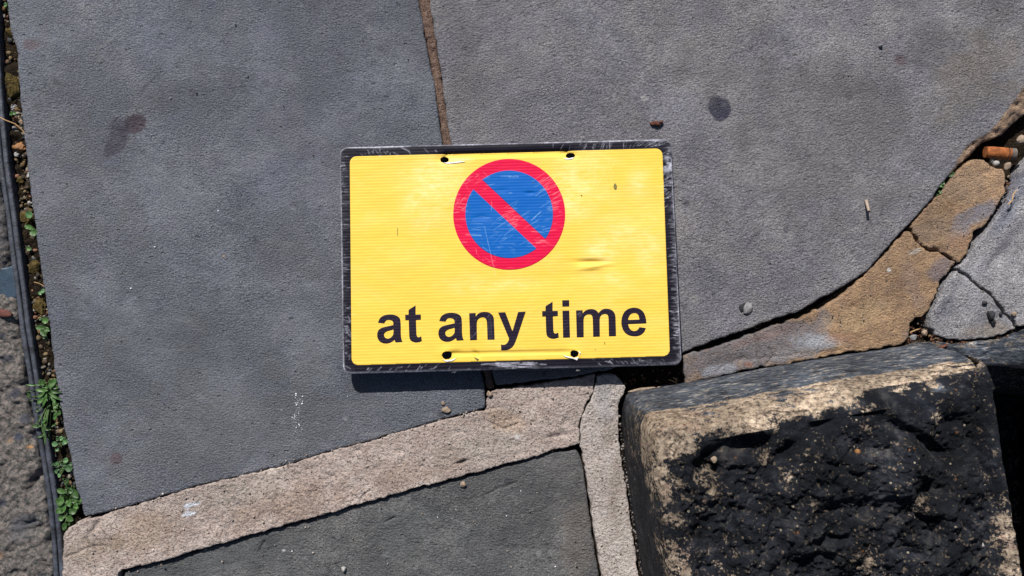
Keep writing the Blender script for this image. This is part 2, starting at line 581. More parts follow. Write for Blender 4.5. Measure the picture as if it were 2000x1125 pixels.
def print_mat(name, base, worn, wear=0.0, edge=False, fade=None):
    """printed corrugated plastic: fine flutes, scratches, faded spots"""
    n = NT(name, 0.5, 0.14)
    ax = n.mapping(rot=R(-1.6))
    w = n.t.nodes.new('ShaderNodeTexWave')
    w.wave_type = 'BANDS'; w.bands_direction = 'Y'; w.wave_profile = 'SIN'
    n.put(w.inputs['Vector'], ax)
    w.inputs['Scale'].default_value = 2 * math.pi / 20 / 0.0023
    w.inputs['Distortion'].default_value = 0.35
    w.inputs['Detail'].default_value = 1
    w.inputs['Detail Scale'].default_value = 0.4
    flute = w.outputs['Fac']
    col = base
    amp = n.ramp(n.noise(14, 3, co=n.mapping(scale=(0.5, 2, 1))), [(0.35, 0.25), (0.65, 1.0)])
    if fade:
        f = n.ramp(n.noise(26, 6, 0.7, n.mapping(scale=(0.8, 1.6, 1), rot=0.15), 0.3), [(0.50, 0.0), (0.72, 0.75)])
        fa = n.attr('fade')
        col = n.mix(n.math('MULTIPLY', f, 0.22), col, fade)
        col = n.mix(n.math('MULTIPLY', fa, n.ramp(n.noise(240, 5, 0.7, n.mapping(scale=(0.5, 1.4, 1))), [(0.35, 0.2), (0.65, 1.0)])), col, fade)
    # flute shading painted into the colour as slightly darker lines
    dk = n.mix(1.0, col, (0.86, 0.83, 0.78), 'MULTIPLY')
    lines = n.math('MULTIPLY', n.ramp(flute, [(0.0, 0.75), (0.35, 0.0)]), amp)
    col = n.mix(lines, col, dk)
    sa = n.math('MULTIPLY', n.attr('scratch'), n.ramp(n.noise(420, 4, 0.7), [(0.34, 0.35), (0.6, 1.0)]))
    col = n.mix(n.math('MULTIPLY', sa, 0.85, clamp=True), col, worn)
    # black specks
    v = n.voro(110, co=n.mapping(loc=(2, 5, 0))); vr = n.voro(110, co=n.mapping(loc=(2, 5, 0)), out='Color')
    sp = n.math('MULTIPLY', n.math('LESS_THAN', v, 0.075), n.math('GREATER_THAN', vr, 0.84))
    col = n.mix(n.math('MULTIPLY', sp, 0.85), col, (0.05, 0.035, 0.015))
    nb = n.bump(flute, 0.00007)
    nb = n.bump(n.noise(18, 3, 0.5, n.mapping(scale=(1, 2, 1))), 0.0016, prev=nb)
    return n.done(col, nb, n.math('ADD', 0.42, n.math('MULTIPLY', n.noise(120, 3), 0.25)))


M['yellow'] = print_mat('yellow_print', (0.66, 0.440, 0.062), (0.80, 0.68, 0.38), fade=(0.76, 0.60, 0.27))
M['red'] = print_mat('red_print', (0.52, 0.001, 0.040), (0.75, 0.35, 0.38), wear=0.45)
M['blue'] = print_mat('blue_print', (0.0003, 0.085, 0.34), (0.30, 0.50, 0.66), wear=0.25)
M['ink'] = print_mat('ink_print', (0.010, 0.006, 0.016), (0.14, 0.13, 0.17), wear=0.3)
M['border'] = print_mat('border_print', (0.004, 0.0035, 0.009), (0.62, 0.62, 0.72), wear=0.6, edge=True)


def simple(name, col, rough=0.8, spec=0.3, var=0.3, scale=300, bump=0.0004, sss=0.0):
    n = NT(name, rough, spec)
    c = n.mix(1.0, col, n.ramp(n.noise(scale, 4, 0.65), [(0.3, 1 - var), (0.7, 1 + var)]), 'MULTIPLY')
    nb = n.bump(n.noise(scale * 1.5, 4, 0.7), bump)
    return n.done(c, nb)


M['rail'] = simple('dull_metal', (0.034, 0.038, 0.050), 0.6, 0.4, 0.7, 160, 0.0008)
M['slate'] = simple('blue_slate', (0.022, 0.040, 0.062), 0.45, 0.5, 0.3, 200, 0.0004)

def leafy(name, c1, c2):
    n = NT(name, 0.5, 0.4)
    c = n.mix(n.noise(150, 3, 0.6), c1, c2)
    c = n.mix(1.0, c, n.ramp(n.attr('shade'), [(0.0, 0.0), (1.0, 1.0)]), 'MULTIPLY')
    return n.done(c, n.bump(n.noise(300, 3, 0.6), 0.0003))


M['leaf'] = leafy('leaf_green', (0.030, 0.085, 0.014), (0.070, 0.145, 0.034))
M['leaf_pale'] = leafy('leaf_pale', (0.05, 0.125, 0.035), (0.09, 0.185, 0.075))
M['stem'] = simple('stem_green', (0.06, 0.11, 0.03), 0.6, 0.3, 0.3, 120, 0.0002)
M['moss'] = simple('moss', (0.085, 0.062, 0.022), 0.95, 0.1, 0.85, 330, 0.004)
M['pebble_tan'] = simple('pebble_tan', (0.22, 0.165, 0.12), 0.8, 0.3, 0.35, 400, 0.0006)
M['pebble_grey'] = simple('pebble_grey', (0.17, 0.165, 0.17), 0.8, 0.3, 0.35, 400, 0.0006)
M['pebble_white'] = simple('pebble_white', (0.26, 0.25, 0.235), 0.6, 0.4, 0.2, 400, 0.0004)
M['pebble_orange'] = simple('pebble_orange', (0.20, 0.092, 0.03), 0.7, 0.4, 0.35, 300, 0.0006)
M['pebble_red'] = simple('pebble_red', (0.085, 0.030, 0.022), 0.8, 0.3, 0.35, 300, 0.0006)
M['black_lump'] = simple('black_lump', (0.012, 0.012, 0.016), 0.7, 0.4, 0.4, 300, 0.0006)
M['leaf_dead'] = simple('leaf_dead', (0.09, 0.032, 0.018), 0.8, 0.3, 0.4, 300, 0.0006)
M['cork'] = simple('cork_paper', (0.22, 0.072, 0.022), 0.8, 0.2, 0.6, 240, 0.0003)
M['tip'] = simple('filter_white', (0.11, 0.09, 0.08), 0.9, 0.2, 0.25, 300, 0.0005)
M['stick'] = simple('pale_stick', (0.28, 0.215, 0.17), 0.7, 0.3, 0.15, 500, 0.0003)
M['straw'] = simple('dry_straw', (0.36, 0.22, 0.10), 0.7, 0.3, 0.3, 500, 0.0003)

# ------------------------------------------------------------------ setting: ground
def ground_z(X, Y, D):
    z = -13 * MM + fbm(X, Y, 0, 60, 5, 11) * 5 * MM
    px = X / PX + 1000; py = 562.5 - Y / PX
    curve = (sstep(1330, 1400, px) * (1 - sstep(660, 700, py)))
    z = z - curve * 8 * MM
    pit = sstep(1340, 1400, px) * sstep(690, 740, py) + sstep(1700, 1760, px) * sstep(680, 700, py)
    z = z - np.clip(pit, 0, 1) * 270 * MM
    hole = sstep(1190, 1225, px) * (1 - sstep(1345, 1365, px)) * sstep(690, 720, py) * (1 - sstep(770, 790, py))
    z = z + hole * 3 * MM
    left = 1 - sstep(200, 260, px)
    z = z + left * (4 * MM + fbm(X, Y, 2, 190, 4, 77) * 3.2 * MM)
    edge = sstep(0.0, 0.04, D)
    return z * edge - 0.03 * (1 - edge)


GR = PP([(-420, -380), (2420, -380), (2420, 1500), (-420, 1500)])
patch('ground', GR, 1.6 * MM, ground_z, -0.33, M['soil'], kind='structure')
# the surrounding pavement, outside what the photograph shows
v = []
inner = PP([(-420, -380), (2420, -380), (2420, 1500), (-420, 1500)]); outer = np.array([(-12, 12), (12, 12), (12, -12), (-12, -12)], float)
V = np.array([(x, y, -0.004) for x, y in inner] + [(x, y, -0.004) for x, y in outer])
F = np.array([(i, (i + 1) % 4, 4 + (i + 1) % 4, 4 + i) for i in range(4)])
link('pavement', fill_mesh('pavement', V, F), M['pavement'], kind='structure')

# ------------------------------------------------------------------ flagstones
left_edge = [(165, 1010), (150, 958), (131, 868), (109, 745), (98, 650), (85, 560), (70, 455), (61, 385), (52, 310), (47, 258), (38, 190), (35, 135), (33, 100), (20, 60), (14, 5), (4, -60), (-40, -370)]
L_bottom = [(948, 797), (925, 803), (870, 818), (805, 836), (720, 862), (640, 882), (570, 905), (480, 927), (400, 945), (330, 966), (250, 990)]
L_right = [(790, -370), (817, 0), (830, 75), (845, 150), (856, 225), (864, 282), (900, 500), (935, 700), (946, 757)]
L = PP(list(reversed(left_edge)) + L_right + L_bottom) if False else PP(L_right + L_bottom + left_edge)


def slab_z(top, bev=1.6, amp=0.5, seed=1, dl=(), cl=(), tiltx=0, tilty=0, fine=0.0):
    def f(X, Y, D):
        z = top * MM + fbm(X, Y, 0, 14, 4, seed) * amp * MM + X * tiltx + Y * tilty
        if fine:
            z = z + fbm(X, Y, 1, 220, 3, seed + 4) * fine * MM
        z = dents(z, X, Y, dl)
        z = cracks(z, X, Y, cl, seed)
        b = bev * MM * (1 + 0.5 * fbm(X, Y, 4, 60, 2, seed + 7))
        t = np.clip(1 - D / b, 0, 1)
        return z - b * (1 - np.sqrt(np.clip(1 - t * t, 0, 1))) * 0.8
    return f


PUR = (0.034, 0.028, 0.046)
patch('flagstone', rough(L, 0.55 * MM, 130, seed=2), 1.2 * MM,
      slab_z(0, 1.1, 0.6, 1, dl=[(225, 272, 18, 34, -30, 0.7), (262, 240, 20, 20, 0, 0.3), (375, 180, 6, 6, 0, 0.5), (625, 412, 4, 6, 0, 1.2), (292, 380, 3, 8, 0, 0.8)], fine=0.12), -0.03, M['slab_left'],
      marks=tints(wear_marks(L_right + L_bottom + left_edge, 110, 5, (0.088, 0.092, 0.106), (0.17, 0.175, 0.19), (0.045, 0.046, 0.06)) + [(262, 239, 21, 19, 0, (0.048, 0.034, 0.044), 0.95, 0.1), (226, 280, 17, 32, -32, PUR, 0.8, 0.2), (232, 245, 20, 14, 10, PUR, 0.6, 0.3),
                   (60, 87, 15, 13, 0, (0.085, 0.06, 0.065), 0.7, 0.2), (228, 895, 11, 11, 0, (0.080, 0.042, 0.052), 0.85, 0.1),
                   (580, 209, 14, 14, 0, (0.17, 0.175, 0.185), 0.6, 0.4), (573, 408, 5, 3, 0, (0.25, 0.25, 0.26), 0.8, 0.3),
                   (377, 182, 7, 9, 0, (0.055, 0.05, 0.07), 0.6, 0.4), (437, 500, 4, 4, 0, (0.3, 0.22, 0.14), 0.7, 0.3),
                   (580, 805, 5, 30, -15, (0.19, 0.195, 0.21), 0.4, 0.5),
                   (700, 893, 4, 3, 0, (0.35, 0.35, 0.36), 0.8, 0.3), (675, 818, 3, 3, 0, (0.35, 0.35, 0.36), 0.8, 0.3), (550, 801, 3, 3, 0, (0.35, 0.35, 0.36), 0.8, 0.3),
                   (690, 873, 70, 7, 17, (0.15, 0.125, 0.12), 0.45, 0.5), (600, 200, 180, 260, 20, (0.082, 0.084, 0.108), 0.35, 0.6), (350, 700, 220, 140, 0, (0.078, 0.086, 0.094), 0.4, 0.6),
                   (120, 300, 80, 200, 0, (0.098, 0.094, 0.100), 0.35, 0.6), (600, 560, 60, 140, 10, (0.105, 0.11, 0.125), 0.4, 0.6), (450, 850, 260, 90, 12, (0.105, 0.102, 0.10), 0.35, 0.6)]),
      label='large blue grey flagstone left of the sandy joint with a purple stain', category='flagstone')

R_out = [(840, -0), (862, 150), (882, 282), (925, 540), (955, 700), (968, 753), (1080, 741), (1180, 724), (1270, 705), (1340, 685), (1400, 664), (1475, 637), (1560, 607), (1610, 580), (1660, 552),
         (1700, 525), (1722, 498), (1745, 468), (1790, 423), (1830, 374), (1862, 332), (1900, 305), (1925, 275), (1960, 262), (1990, 238), (2050, 190), (2330, -60), (2330, -370), (800, -370)]
Rp = PP(R_out)
brk = resample(PP([(1845, 360), (1862, 330), (1885, 290), (1905, 272), (1930, 262), (1952, 238), (1968, 213), (2003, 168), (2100, 80), (2330, -120)]), 2 * MM, closed=False)


def brk_side(X, Y):
    """signed distance past the broken arris, positive on the broken lip"""
    d, nx, ny = nearest([brk], X, Y, closed=False)
    s = np.where((X - nx) * 0.7 + (ny - Y) * 0.7 > 0, 1.0, -1.0)
    return d * s


def R_z(X, Y, D):
    base = slab_z(0.3, 1.2, 0.8, 21, dl=[(1408, 215, 22, 22, 0, 1.1), (1757, 118, 10, 10, 0, 0.3), (1720, 92, 3, 4, 0, 1.0), (1200, 30, 10, 14, 0, 0.4), (1490, 120, 14, 5, -35, 0.8), (1516, 480, 20, 8, 10, 0.4), (1360, 468, 16, 10, 0, 0.3)], fine=0.15)(X, Y, D)
    b = brk_side(X, Y)
    lip = (b > -0.5 * MM) & (X > P(1845, 0)[0])
    b2 = np.clip(b + 0.5 * MM, 0, 1)
    return np.where(lip, base - np.minimum(b2 * 0.55, 7 * MM) + fbm(X, Y, 0, 230, 4, 5) * 2.6 * MM * np.clip(b2 / (2 * MM), 0, 1), base)


def R_marks(X, Y, D):
    T = tints(wear_marks(R_out, 120, 6, (0.120, 0.115, 0.124), (0.24, 0.23, 0.23), (0.060, 0.056, 0.072)) + [(1408, 214, 23, 26, 0, (0.030, 0.030, 0.052), 1.0, 0.08), (1416, 204, 6, 11, 25, (0.11, 0.11, 0.13), 0.45, 0.6),
               (1830, 105, 70, 55, 0, (0.070, 0.068, 0.078), 0.6, 0.5), (1757, 118, 12, 9, -40, (0.075, 0.045, 0.05), 0.6, 0.4),
               (1517, 482, 22, 9, 0, (0.21, 0.2, 0.2), 0.6, 0.4), (1355, 582, 7, 7, 0, (0.22, 0.21, 0.21), 0.7, 0.3), (1410, 150, 80, 40, 0, (0.135, 0.125, 0.12), 0.3, 0.5),
               (1738, 437, 3, 3, 0, (0.4, 0.4, 0.4), 0.8, 0.3), (1350, 468, 12, 8, 0, (0.15, 0.14, 0.14), 0.4, 0.5), (1475, 633, 30, 5, 18, (0.2, 0.18, 0.16), 0.4, 0.5),
               (1900, 150, 60, 90, -40, (0.155, 0.125, 0.09), 0.35, 0.6), (960, 60, 110, 160, 0, (0.105, 0.10, 0.11), 0.4, 0.6), (1600, 300, 180, 140, 0, (0.118, 0.112, 0.112), 0.4, 0.6),
               (1550, 150, 160, 30, 0, (0.092, 0.086, 0.10), 0.35, 0.6)], 33)(X, Y, D)
    b = brk_side(X, Y)
    w = sstep(-1.2 * MM, 0.4 * MM, b + fbm(X, Y, 0, 260, 3, 8) * 1.5 * MM) * (X > P(1845, 0)[0])
    T[:, :3] = T[:, :3] * (1 - w[:, None]) + np.array((0.30, 0.20, 0.13)) * w[:, None]
    T[:, 3] = np.maximum(T[:, 3], w)
    return T


patch('flagstone', rough(Rp, 0.7 * MM, 120, seed=12), 1.2 * MM, R_z, -0.03, M['slab_right'], marks=R_marks,
      label='large warm grey flagstone right of the sandy joint with a dark round blot', category='flagstone')

M1_top = [(948, 802), (952, 772), (962, 763), (1010, 757), (1080, 746), (1130, 738), (1163, 730)]
M1_right = [(1164, 738), (1158, 765), (1148, 785), (1138, 805), (1131, 830), (1133, 866)]
M1_bot = [(1125, 870), (1080, 880), (1020, 899), (960, 914), (900, 931), (830, 948), (760, 968), (700, 985), (640, 1003), (560, 1025), (500, 1041), (430, 1062), (370, 1080), (300, 1099), (240, 1112), (230, 1120), (236, 1300), (232, 1490)]
M1_left = [(100, 1490), (122, 1250), (121, 1125), (124, 1050), (130, 1035), (152, 1018), (170, 1015)]
M1_up = [(250, 991), (330, 967), (400, 946), (480, 928), (570, 906), (640, 883), (720, 863), (805, 837), (870, 819), (925, 804)]

Qp = [(1127, 879), (1136, 900), (1141, 925), (1147, 960), (1152, 1000), (1158, 1050), (1166, 1100), (1170, 1125), (1185, 1250), (1200, 1490), (240, 1490), (245, 1300), (236, 1120), (245, 1117), (300, 1102), (370, 1083), (430, 1065), (500, 1044), (560, 1028), (640, 1006), (700, 988), (760, 971), (830, 951), (900, 934), (960, 917), (1020, 902), (1080, 884)]
patch('flagstone', rough(PP(Qp), 0.6 * MM, 120, seed=22), 1.0 * MM,
      slab_z(-3.6, 1.5, 1.2, 31, dl=[(1040, 1020, 26, 22, 0, 0.8), (700, 870, 40, 30, 0, 0.3)],
             cl=[([(950, 967), (975, 953), (1010, 946)], 2.2, 1.6), ([(948, 967), (960, 1010), (962, 1060)], 1.6, 0.5), ([(945, 965), (925, 945)], 1.6, 0.5), ([(1035, 1012), (1070, 992), (1110, 974)], 1.6, 0.6),
                 ([(753, 1020), (770, 1012)], 2.4, 1.8), ([(780, 1015), (792, 1000), (796, 985)], 1.8, 0.6), ([(503, 1080), (515, 1060)], 2.2, 2.0), ([(536, 1065), (547, 1055)], 1.8, 0.8), ([(650, 1080), (668, 1072)], 1.8, 0.7),
                 ([(790, 985), (800, 1020), (785, 1035)], 1.5, 0.4), ([(722, 1030), (718, 1050)], 1.6, 0.5), ([(870, 1075), (890, 1040)], 1.6, 0.5)], fine=0.35), -0.03, M['slab_low'],
      marks=tints(wear_marks(Qp, 60, 7, (0.080, 0.080, 0.084), (0.17, 0.17, 0.17), (0.038, 0.038, 0.045)) + [(1085, 915, 45, 26, 0, (0.15, 0.145, 0.14), 0.35, 0.4), (1050, 1015, 26, 18, 0, (0.05, 0.052, 0.055), 0.5, 0.5), (420, 1090, 150, 30, 14, (0.055, 0.06, 0.062), 0.5, 0.5),
                   (1095, 975, 12, 9, 0, (0.12, 0.115, 0.11), 0.5, 0.3), (1020, 1010, 2.5, 2.5, 0, (0.4, 0.4, 0.4), 0.9, 0.3), (780, 1040, 60, 50, 0, (0.085, 0.09, 0.09), 0.4, 0.6), (1130, 1060, 30, 80, 0, (0.15, 0.125, 0.105), 0.4, 0.6),
                   (552, 1078, 3, 2.5, 0, (0.4, 0.4, 0.4), 0.9, 0.3), (398, 1075, 3, 4, 0, (0.4, 0.4, 0.4), 0.8, 0.3)], 44),
      label='dark grey flagstone at the bottom below the pale mortar band', category='flagstone')

# sandy joint between the two big flagstones
patch('joint_filling', rough(PP([(795, -370), (817, 0), (831, 75), (845.5, 150), (856.5, 225), (864.5, 282), (903, 500), (938, 700), (950, 760), (966, 758), (953, 700), (924, 540), (882, 282), (862, 150), (840, 0), (806, -370)]), 0.5 * MM, 300, seed=5), 0.8 * MM,
      lambda X, Y, D: -0.9 * MM + fbm(X, Y, 0, 260, 4, 9) * 1.3 * MM - 1.5 * MM * np.clip(1 - D / (1.5 * MM), 0, 1), -0.03, M['sand'], kind='structure')

# pale mortar band and strip
m_marks = tints([(374, 986, 15, 3.5, 12, (0.62, 0.66, 0.74), 0.85, 0.35), (368, 1004, 14, 4, 12, (0.62, 0.66, 0.74), 0.8, 0.35), (366, 996, 4, 14, 0, (0.55, 0.58, 0.65), 0.4, 0.4),
                 (560, 985, 90, 32, 14, (0.25, 0.18, 0.14), 0.6, 0.6), (780, 930, 60, 26, 14, (0.26, 0.19, 0.15), 0.6, 0.6), (880, 900, 30, 24, 14, (0.20, 0.13, 0.09), 0.4, 0.6), (290, 1040, 50, 34, 14, (0.28, 0.20, 0.145), 0.6, 0.6),
                 (985, 820, 40, 18, -20, (0.33, 0.23, 0.15), 0.5, 0.4), (1085, 850, 22, 4, 8, (0.06, 0.04, 0.05), 0.6, 0.4), (170, 1075, 60, 22, 10, (0.20, 0.15, 0.10), 0.4, 0.6), (1010, 853, 4, 4, 0, (0.6, 0.58, 0.56), 0.8, 0.3),
                 (1120, 800, 40, 55, 0, (0.31, 0.27, 0.25), 0.3, 0.6), (940, 880, 90, 22, 14, (0.31, 0.285, 0.255), 0.35, 0.6), (470, 960, 80, 20, 14, (0.285, 0.26, 0.225), 0.35, 0.6)], 55)


def mortar_z(X, Y, D):
    z = slab_z(0.1, 0.5, 1.0, 41, dl=[(902, 903, 11, 3.5, 20, 4.5), (700, 880, 7, 3, 10, 2.0), (780, 881, 10, 4, 0, 1.2), (985, 822, 34, 14, 0, 1.2), (1090, 850, 26, 4, 8, 1.4), (1105, 822, 5, 8, -40, 1.4), (185, 1030, 26, 5, 55, 2.0), (200, 1070, 30, 20, 20, 1.0), (735, 915, 6, 4, 0, 1.0), (650, 930, 5, 3, 0, 1.2), (880, 880, 4, 4, 0, 1.0)],
               cl=[([(940, 800), (950, 822), (985, 838), (1012, 826)], 2.4, 1.6), ([(700, 985), (708, 968), (722, 958)], 2.2, 1.2), ([(430, 1062), (436, 1040), (424, 1024)], 2.2, 0.9), ([(1060, 750), (1066, 772), (1082, 785), (1090, 806)], 2.2, 1.0), ([(130, 1090), (165, 1072), (205, 1066)], 2.4, 1.2), ([(948, 800), (975, 795)], 2.5, 1.0)])(X, Y, D)
    px = X / PX + 1000
    py = 562.5 - Y / PX
    lump = fbm(X, Y, 0, 170, 4, 61)
    rg = sstep(330, 480, px) * (1 - sstep(600, 760, px)) + np.clip(sstep(1010, 1060, px) * sstep(0, 30, 880 - py) + 0.5, 0, 1) * 0.7
    return z + lump * MM * (0.2 + 0.5 * rg) + fbm(X, Y, 0, 420, 2, 62) * 0.28 * MM * (0.4 + rg) - 0.8 * MM * np.clip(fbm(X, Y, 3, 240, 2, 66) - 0.35, 0, 1) * 2


patch('mortar_band', rough(PP(M1_top + M1_right + M1_bot + M1_left + M1_up), 0.9 * MM, 260, seed=32, sm=1, octs=4), 0.8 * MM, mortar_z, -0.03, M['mortar'], marks=m_marks, kind='structure')

M2 = [(1167, 733), (1200, 732), (1213, 742), (1221, 757), (1219, 768), (1210, 782), (1207, 800), (1208, 850), (1214, 900), (1222, 950), (1231, 1010), (1240, 1070), (1247, 1125), (1262, 1250), (1300, 1490), (1205, 1490), (1190, 1250), (1176, 1125), (1170, 1095), (1162, 1050), (1156, 1000), (1150, 960), (1145.5, 925), (1139.5, 900), (1134, 868), (1132.5, 832), (1140.5, 806), (1150, 786), (1160.5, 766)]
patch('mortar_strip', rough(PP(M2), 0.7 * MM, 260, seed=36, sm=1, octs=4), 0.8 * MM,
      slab_z(0.2, 0.5, 0.9, 71, dl=[(1180, 800, 18, 30, 0, -0.6), (1195, 860, 8, 14, -20, 0.8), (1170, 915, 4, 3, 0, 0.8), (1205, 850, 10, 12, 0, 0.9)], cl=[([(1150, 1000), (1165, 990), (1180, 995)], 1.8, 0.6)], fine=0.35), -0.03, M['strip'],
      marks=tints([(1182, 770, 16, 40, 0, (0.25, 0.25, 0.26), 0.5, 0.5), (1190, 855, 12, 22, 0, (0.24, 0.185, 0.15), 0.4, 0.5), (1205, 940, 10, 60, -8, (0.19, 0.15, 0.12), 0.4, 0.5)], 57), kind='structure')

# ------------------------------------------------------------------ broken stones along the curve
S1 = [(1336, 694), (1400, 677), (1450, 660), (1500, 641), (1560, 622), (1600, 604), (1645, 580), (1668, 558), (1690, 535), (1725, 502), (1748, 476), (1773, 449), (1798, 478.5), (1817, 490.5), (1839, 494.5), (1867, 514),
      (1850, 535), (1838, 545), (1832, 570), (1818, 592), (1811, 613), (1792, 622), (1780, 636), (1776, 655), (1764, 671), (1720, 681), (1650, 690), (1600, 700), (1540, 712), (1480, 719), (1420, 733), (1370, 742), (1340, 750), (1334, 720)]
s1z = slab_z(-0.5, 1.3, 1.8, 81, dl=[(1560, 640, 60, 16, 15, 1.4), (1430, 705, 40, 10, 10, 1.6), (1668, 598, 5, 5, 0, 2.2), (1760, 600, 5, 10, 0, 1.4), (1700, 640, 60, 10, 20, -1.2), (1620, 688, 50, 6, 8, 1.5), (1452, 700, 6, 5, 0, 1.6), (1522, 675, 3, 5, 0, 1.2)],
             cl=[([(1476, 650), (1482, 680), (1486, 715)], 2.4, 2.6), ([(1500, 680), (1510, 695), (1500, 712)], 2.2, 1.6), ([(1560, 690), (1500, 700), (1440, 705), (1400, 725)], 2.5, 0.8)], fine=0.5)
patch('broken_stone', rough(PP(S1), 1.2 * MM, 240, seed=42, sm=1, octs=4), 0.9 * MM, s1z, -0.03, M['brown'],
      marks=tints([(1430, 690, 110, 40, 14, (0.155, 0.145, 0.155), 0.95, 0.35), (1540, 664, 84, 38, 18, (0.165, 0.15, 0.158), 0.95, 0.4), (1605, 668, 40, 16, 0, (0.36, 0.385, 0.43), 0.75, 0.5), (1560, 690, 50, 9, 8, (0.26, 0.25, 0.26), 0.6, 0.5),
                   (1410, 722, 34, 8, 10, (0.33, 0.35, 0.41), 0.6, 0.5), (1462, 712, 8, 5, 0, (0.30, 0.12, 0.06), 0.5, 0.3), (1835, 530, 16, 28, -30, (0.15, 0.13, 0.15), 0.75, 0.4), (1790, 655, 30, 12, 0, (0.2, 0.16, 0.15), 0.6, 0.5), (1790, 570, 16, 50, 20, (0.23, 0.165, 0.14), 0.5, 0.5),
                   (1680, 620, 60, 22, 20, (0.42, 0.30, 0.17), 0.5, 0.6), (1640, 660, 26, 12, 0, (0.32, 0.17, 0.11), 0.5, 0.5), (1738, 527, 4, 4, 0, (0.6, 0.58, 0.55), 0.9, 0.2), (1790, 490, 14, 4, 20, (0.45, 0.40, 0.36), 0.7, 0.4), (1500, 655, 60, 8, 18, (0.25, 0.17, 0.15), 0.5, 0.5)], 66),
      label='long ochre and grey broken stone running along the curved gap', category='broken stone')
S1b = [(1778, 443), (1800, 418), (1830, 384), (1860, 348), (1880, 328), (1904, 311), (1920, 311), (1935, 320), (1948, 330), (1963, 335), (1963, 372), (1955, 395), (1940, 418), (1925, 440), (1905, 452), (1900, 470), (1893, 492), (1880, 508), (1870, 512), (1850, 497), (1838, 491), (1818, 487), (1800, 476)]
patch('broken_stone', rough(PP(S1b), 1.2 * MM, 240, seed=43, sm=1, octs=4), 0.9 * MM,
      slab_z(-0.2, 1.1, 1.6, 91, dl=[(1828, 489, 14, 5, 0, 3.2), (1890, 430, 30, 12, 40, 1.0), (1925, 335, 10, 6, 0, 1.2)], cl=[([(1842, 380), (1855, 400), (1862, 406)], 1.6, 1.2)], fine=0.5), -0.03, M['brown'],
      marks=tints([(1915, 412, 34, 18, 30, (0.19, 0.185, 0.215), 0.9, 0.35), (1875, 440, 18, 20, 0, (0.22, 0.205, 0.23), 0.75, 0.4), (1870, 470, 24, 14, 0, (0.36, 0.21, 0.13), 0.5, 0.5), (1830, 450, 36, 30, 0, (0.22, 0.165, 0.125), 0.6, 0.5), (1885, 370, 40, 34, 0, (0.27, 0.20, 0.145), 0.5, 0.5)], 67),
      label='ochre wedge of stone with a blue grey patch below the cigarette butt', category='broken stone')
S2a = [(1871, 522), (1890, 505), (1905, 480), (1926, 452), (1948, 428), (1962, 405), (1985, 375), (1996, 350), (2010, 325), (2060, 260), (2330, 50), (2330, 610), (2050, 622), (2005, 636), (1989, 636), (1981, 626), (1962, 607), (1947, 585), (1936, 572), (1906, 552), (1892, 537)]
S2b = [(1868, 527), (1888, 541), (1903, 556), (1933, 576), (1943, 589), (1958, 611), (1978, 630), (1984, 642), (1960, 652), (1930, 658), (1900, 663), (1870, 664), (1850, 662), (1832, 655), (1818, 642), (1815, 618), (1822, 600), (1836, 580), (1848, 552)]
pale_marks = tints([(1905, 530, 50, 10, 48, (0.42, 0.42, 0.45), 0.5, 0.5), (1960, 480, 60, 12, 48, (0.13, 0.125, 0.15), 0.4, 0.5), (1850, 600, 14, 34, -30, (0.13, 0.135, 0.17), 0.6, 0.5), (1940, 645, 60, 14, 5, (0.33, 0.26, 0.20), 0.6, 0.5), (1980, 400, 12, 60, -35, (0.16, 0.18, 0.25), 0.5, 0.5),
                    (1900, 590, 16, 30, -35, (0.34, 0.34, 0.37), 0.4, 0.6), (1988, 350, 14, 18, -35, (0.10, 0.11, 0.16), 0.6, 0.5)], 68)
patch('broken_stone', rough(PP(S2a), 1.0 * MM, 240, seed=44, sm=1, octs=4), 0.9 * MM,
      slab_z(0.5, 1.1, 2.4, 101, dl=[(1990, 400, 12, 60, -38, 2.0), (1950, 500, 30, 8, 48, 1.6), (1985, 460, 50, 10, 48, 1.0)], cl=[([(1975, 372), (1990, 392), (1965, 430)], 2.5, 1.2)], fine=0.5), -0.03, M['pale'], marks=pale_marks,
      label='pale grey stone at the right edge above its diagonal crack', category='broken stone')
patch('broken_stone', rough(PP(S2b), 0.9 * MM, 240, seed=45, sm=1, octs=4), 0.8 * MM,
      slab_z(0.2, 1.1, 2.2, 111, dl=[(1850, 598, 8, 26, -30, 1.6), (1870, 640, 10, 6, 0, 1.0), (1875, 600, 4, 4, 0, 1.2), (1854, 592, 3, 3, 0, 1.5)], fine=0.5), -0.03, M['pale'], marks=pale_marks,
      label='pale grey triangular stone below the diagonal crack with black lumps on it', category='broken stone')

# lower dark stone beyond the block; its deep drop is shaped to hold shade
Np = [(1300, 757), (1340, 753), (1420, 737), (1480, 724), (1600, 706), (1700, 694), (1765, 686), (1790, 672), (1840, 670), (1900, 668), (1960, 660), (2005, 645), (2100, 625), (2330, 600), (2330, 1490), (1880, 1490), (1840, 1125), (1800, 900), (1775, 730), (1700, 720), (1480, 745), (1340, 775)]


def n_z(X, Y, D):
    px = X / PX + 1000; py = 562.5 - Y / PX
    z = 1.0 * MM + fbm(X, Y, 0, 40, 4, 121) * 2.5 * MM + fbm(X * 0.4, Y * 2.2, 0, 160, 3, 123) * 1.6 * MM
    e = 713 + 0.05 * (px - 1905) + fbm(X, X * 0, 0, 50, 3, 3) * 6
    z = z - (np.clip((py - e) / 60, 0, 1) * 34 + sstep(45, 120, py - e) * 200) * MM * sstep(1700, 1760, px)
    return z + fbm(X, Y, 2, 90, 4, 125) * 5 * MM * sstep(0, 60, py - e) - 3 * MM * np.clip(1 - D / (3 * MM), 0, 1) ** 2


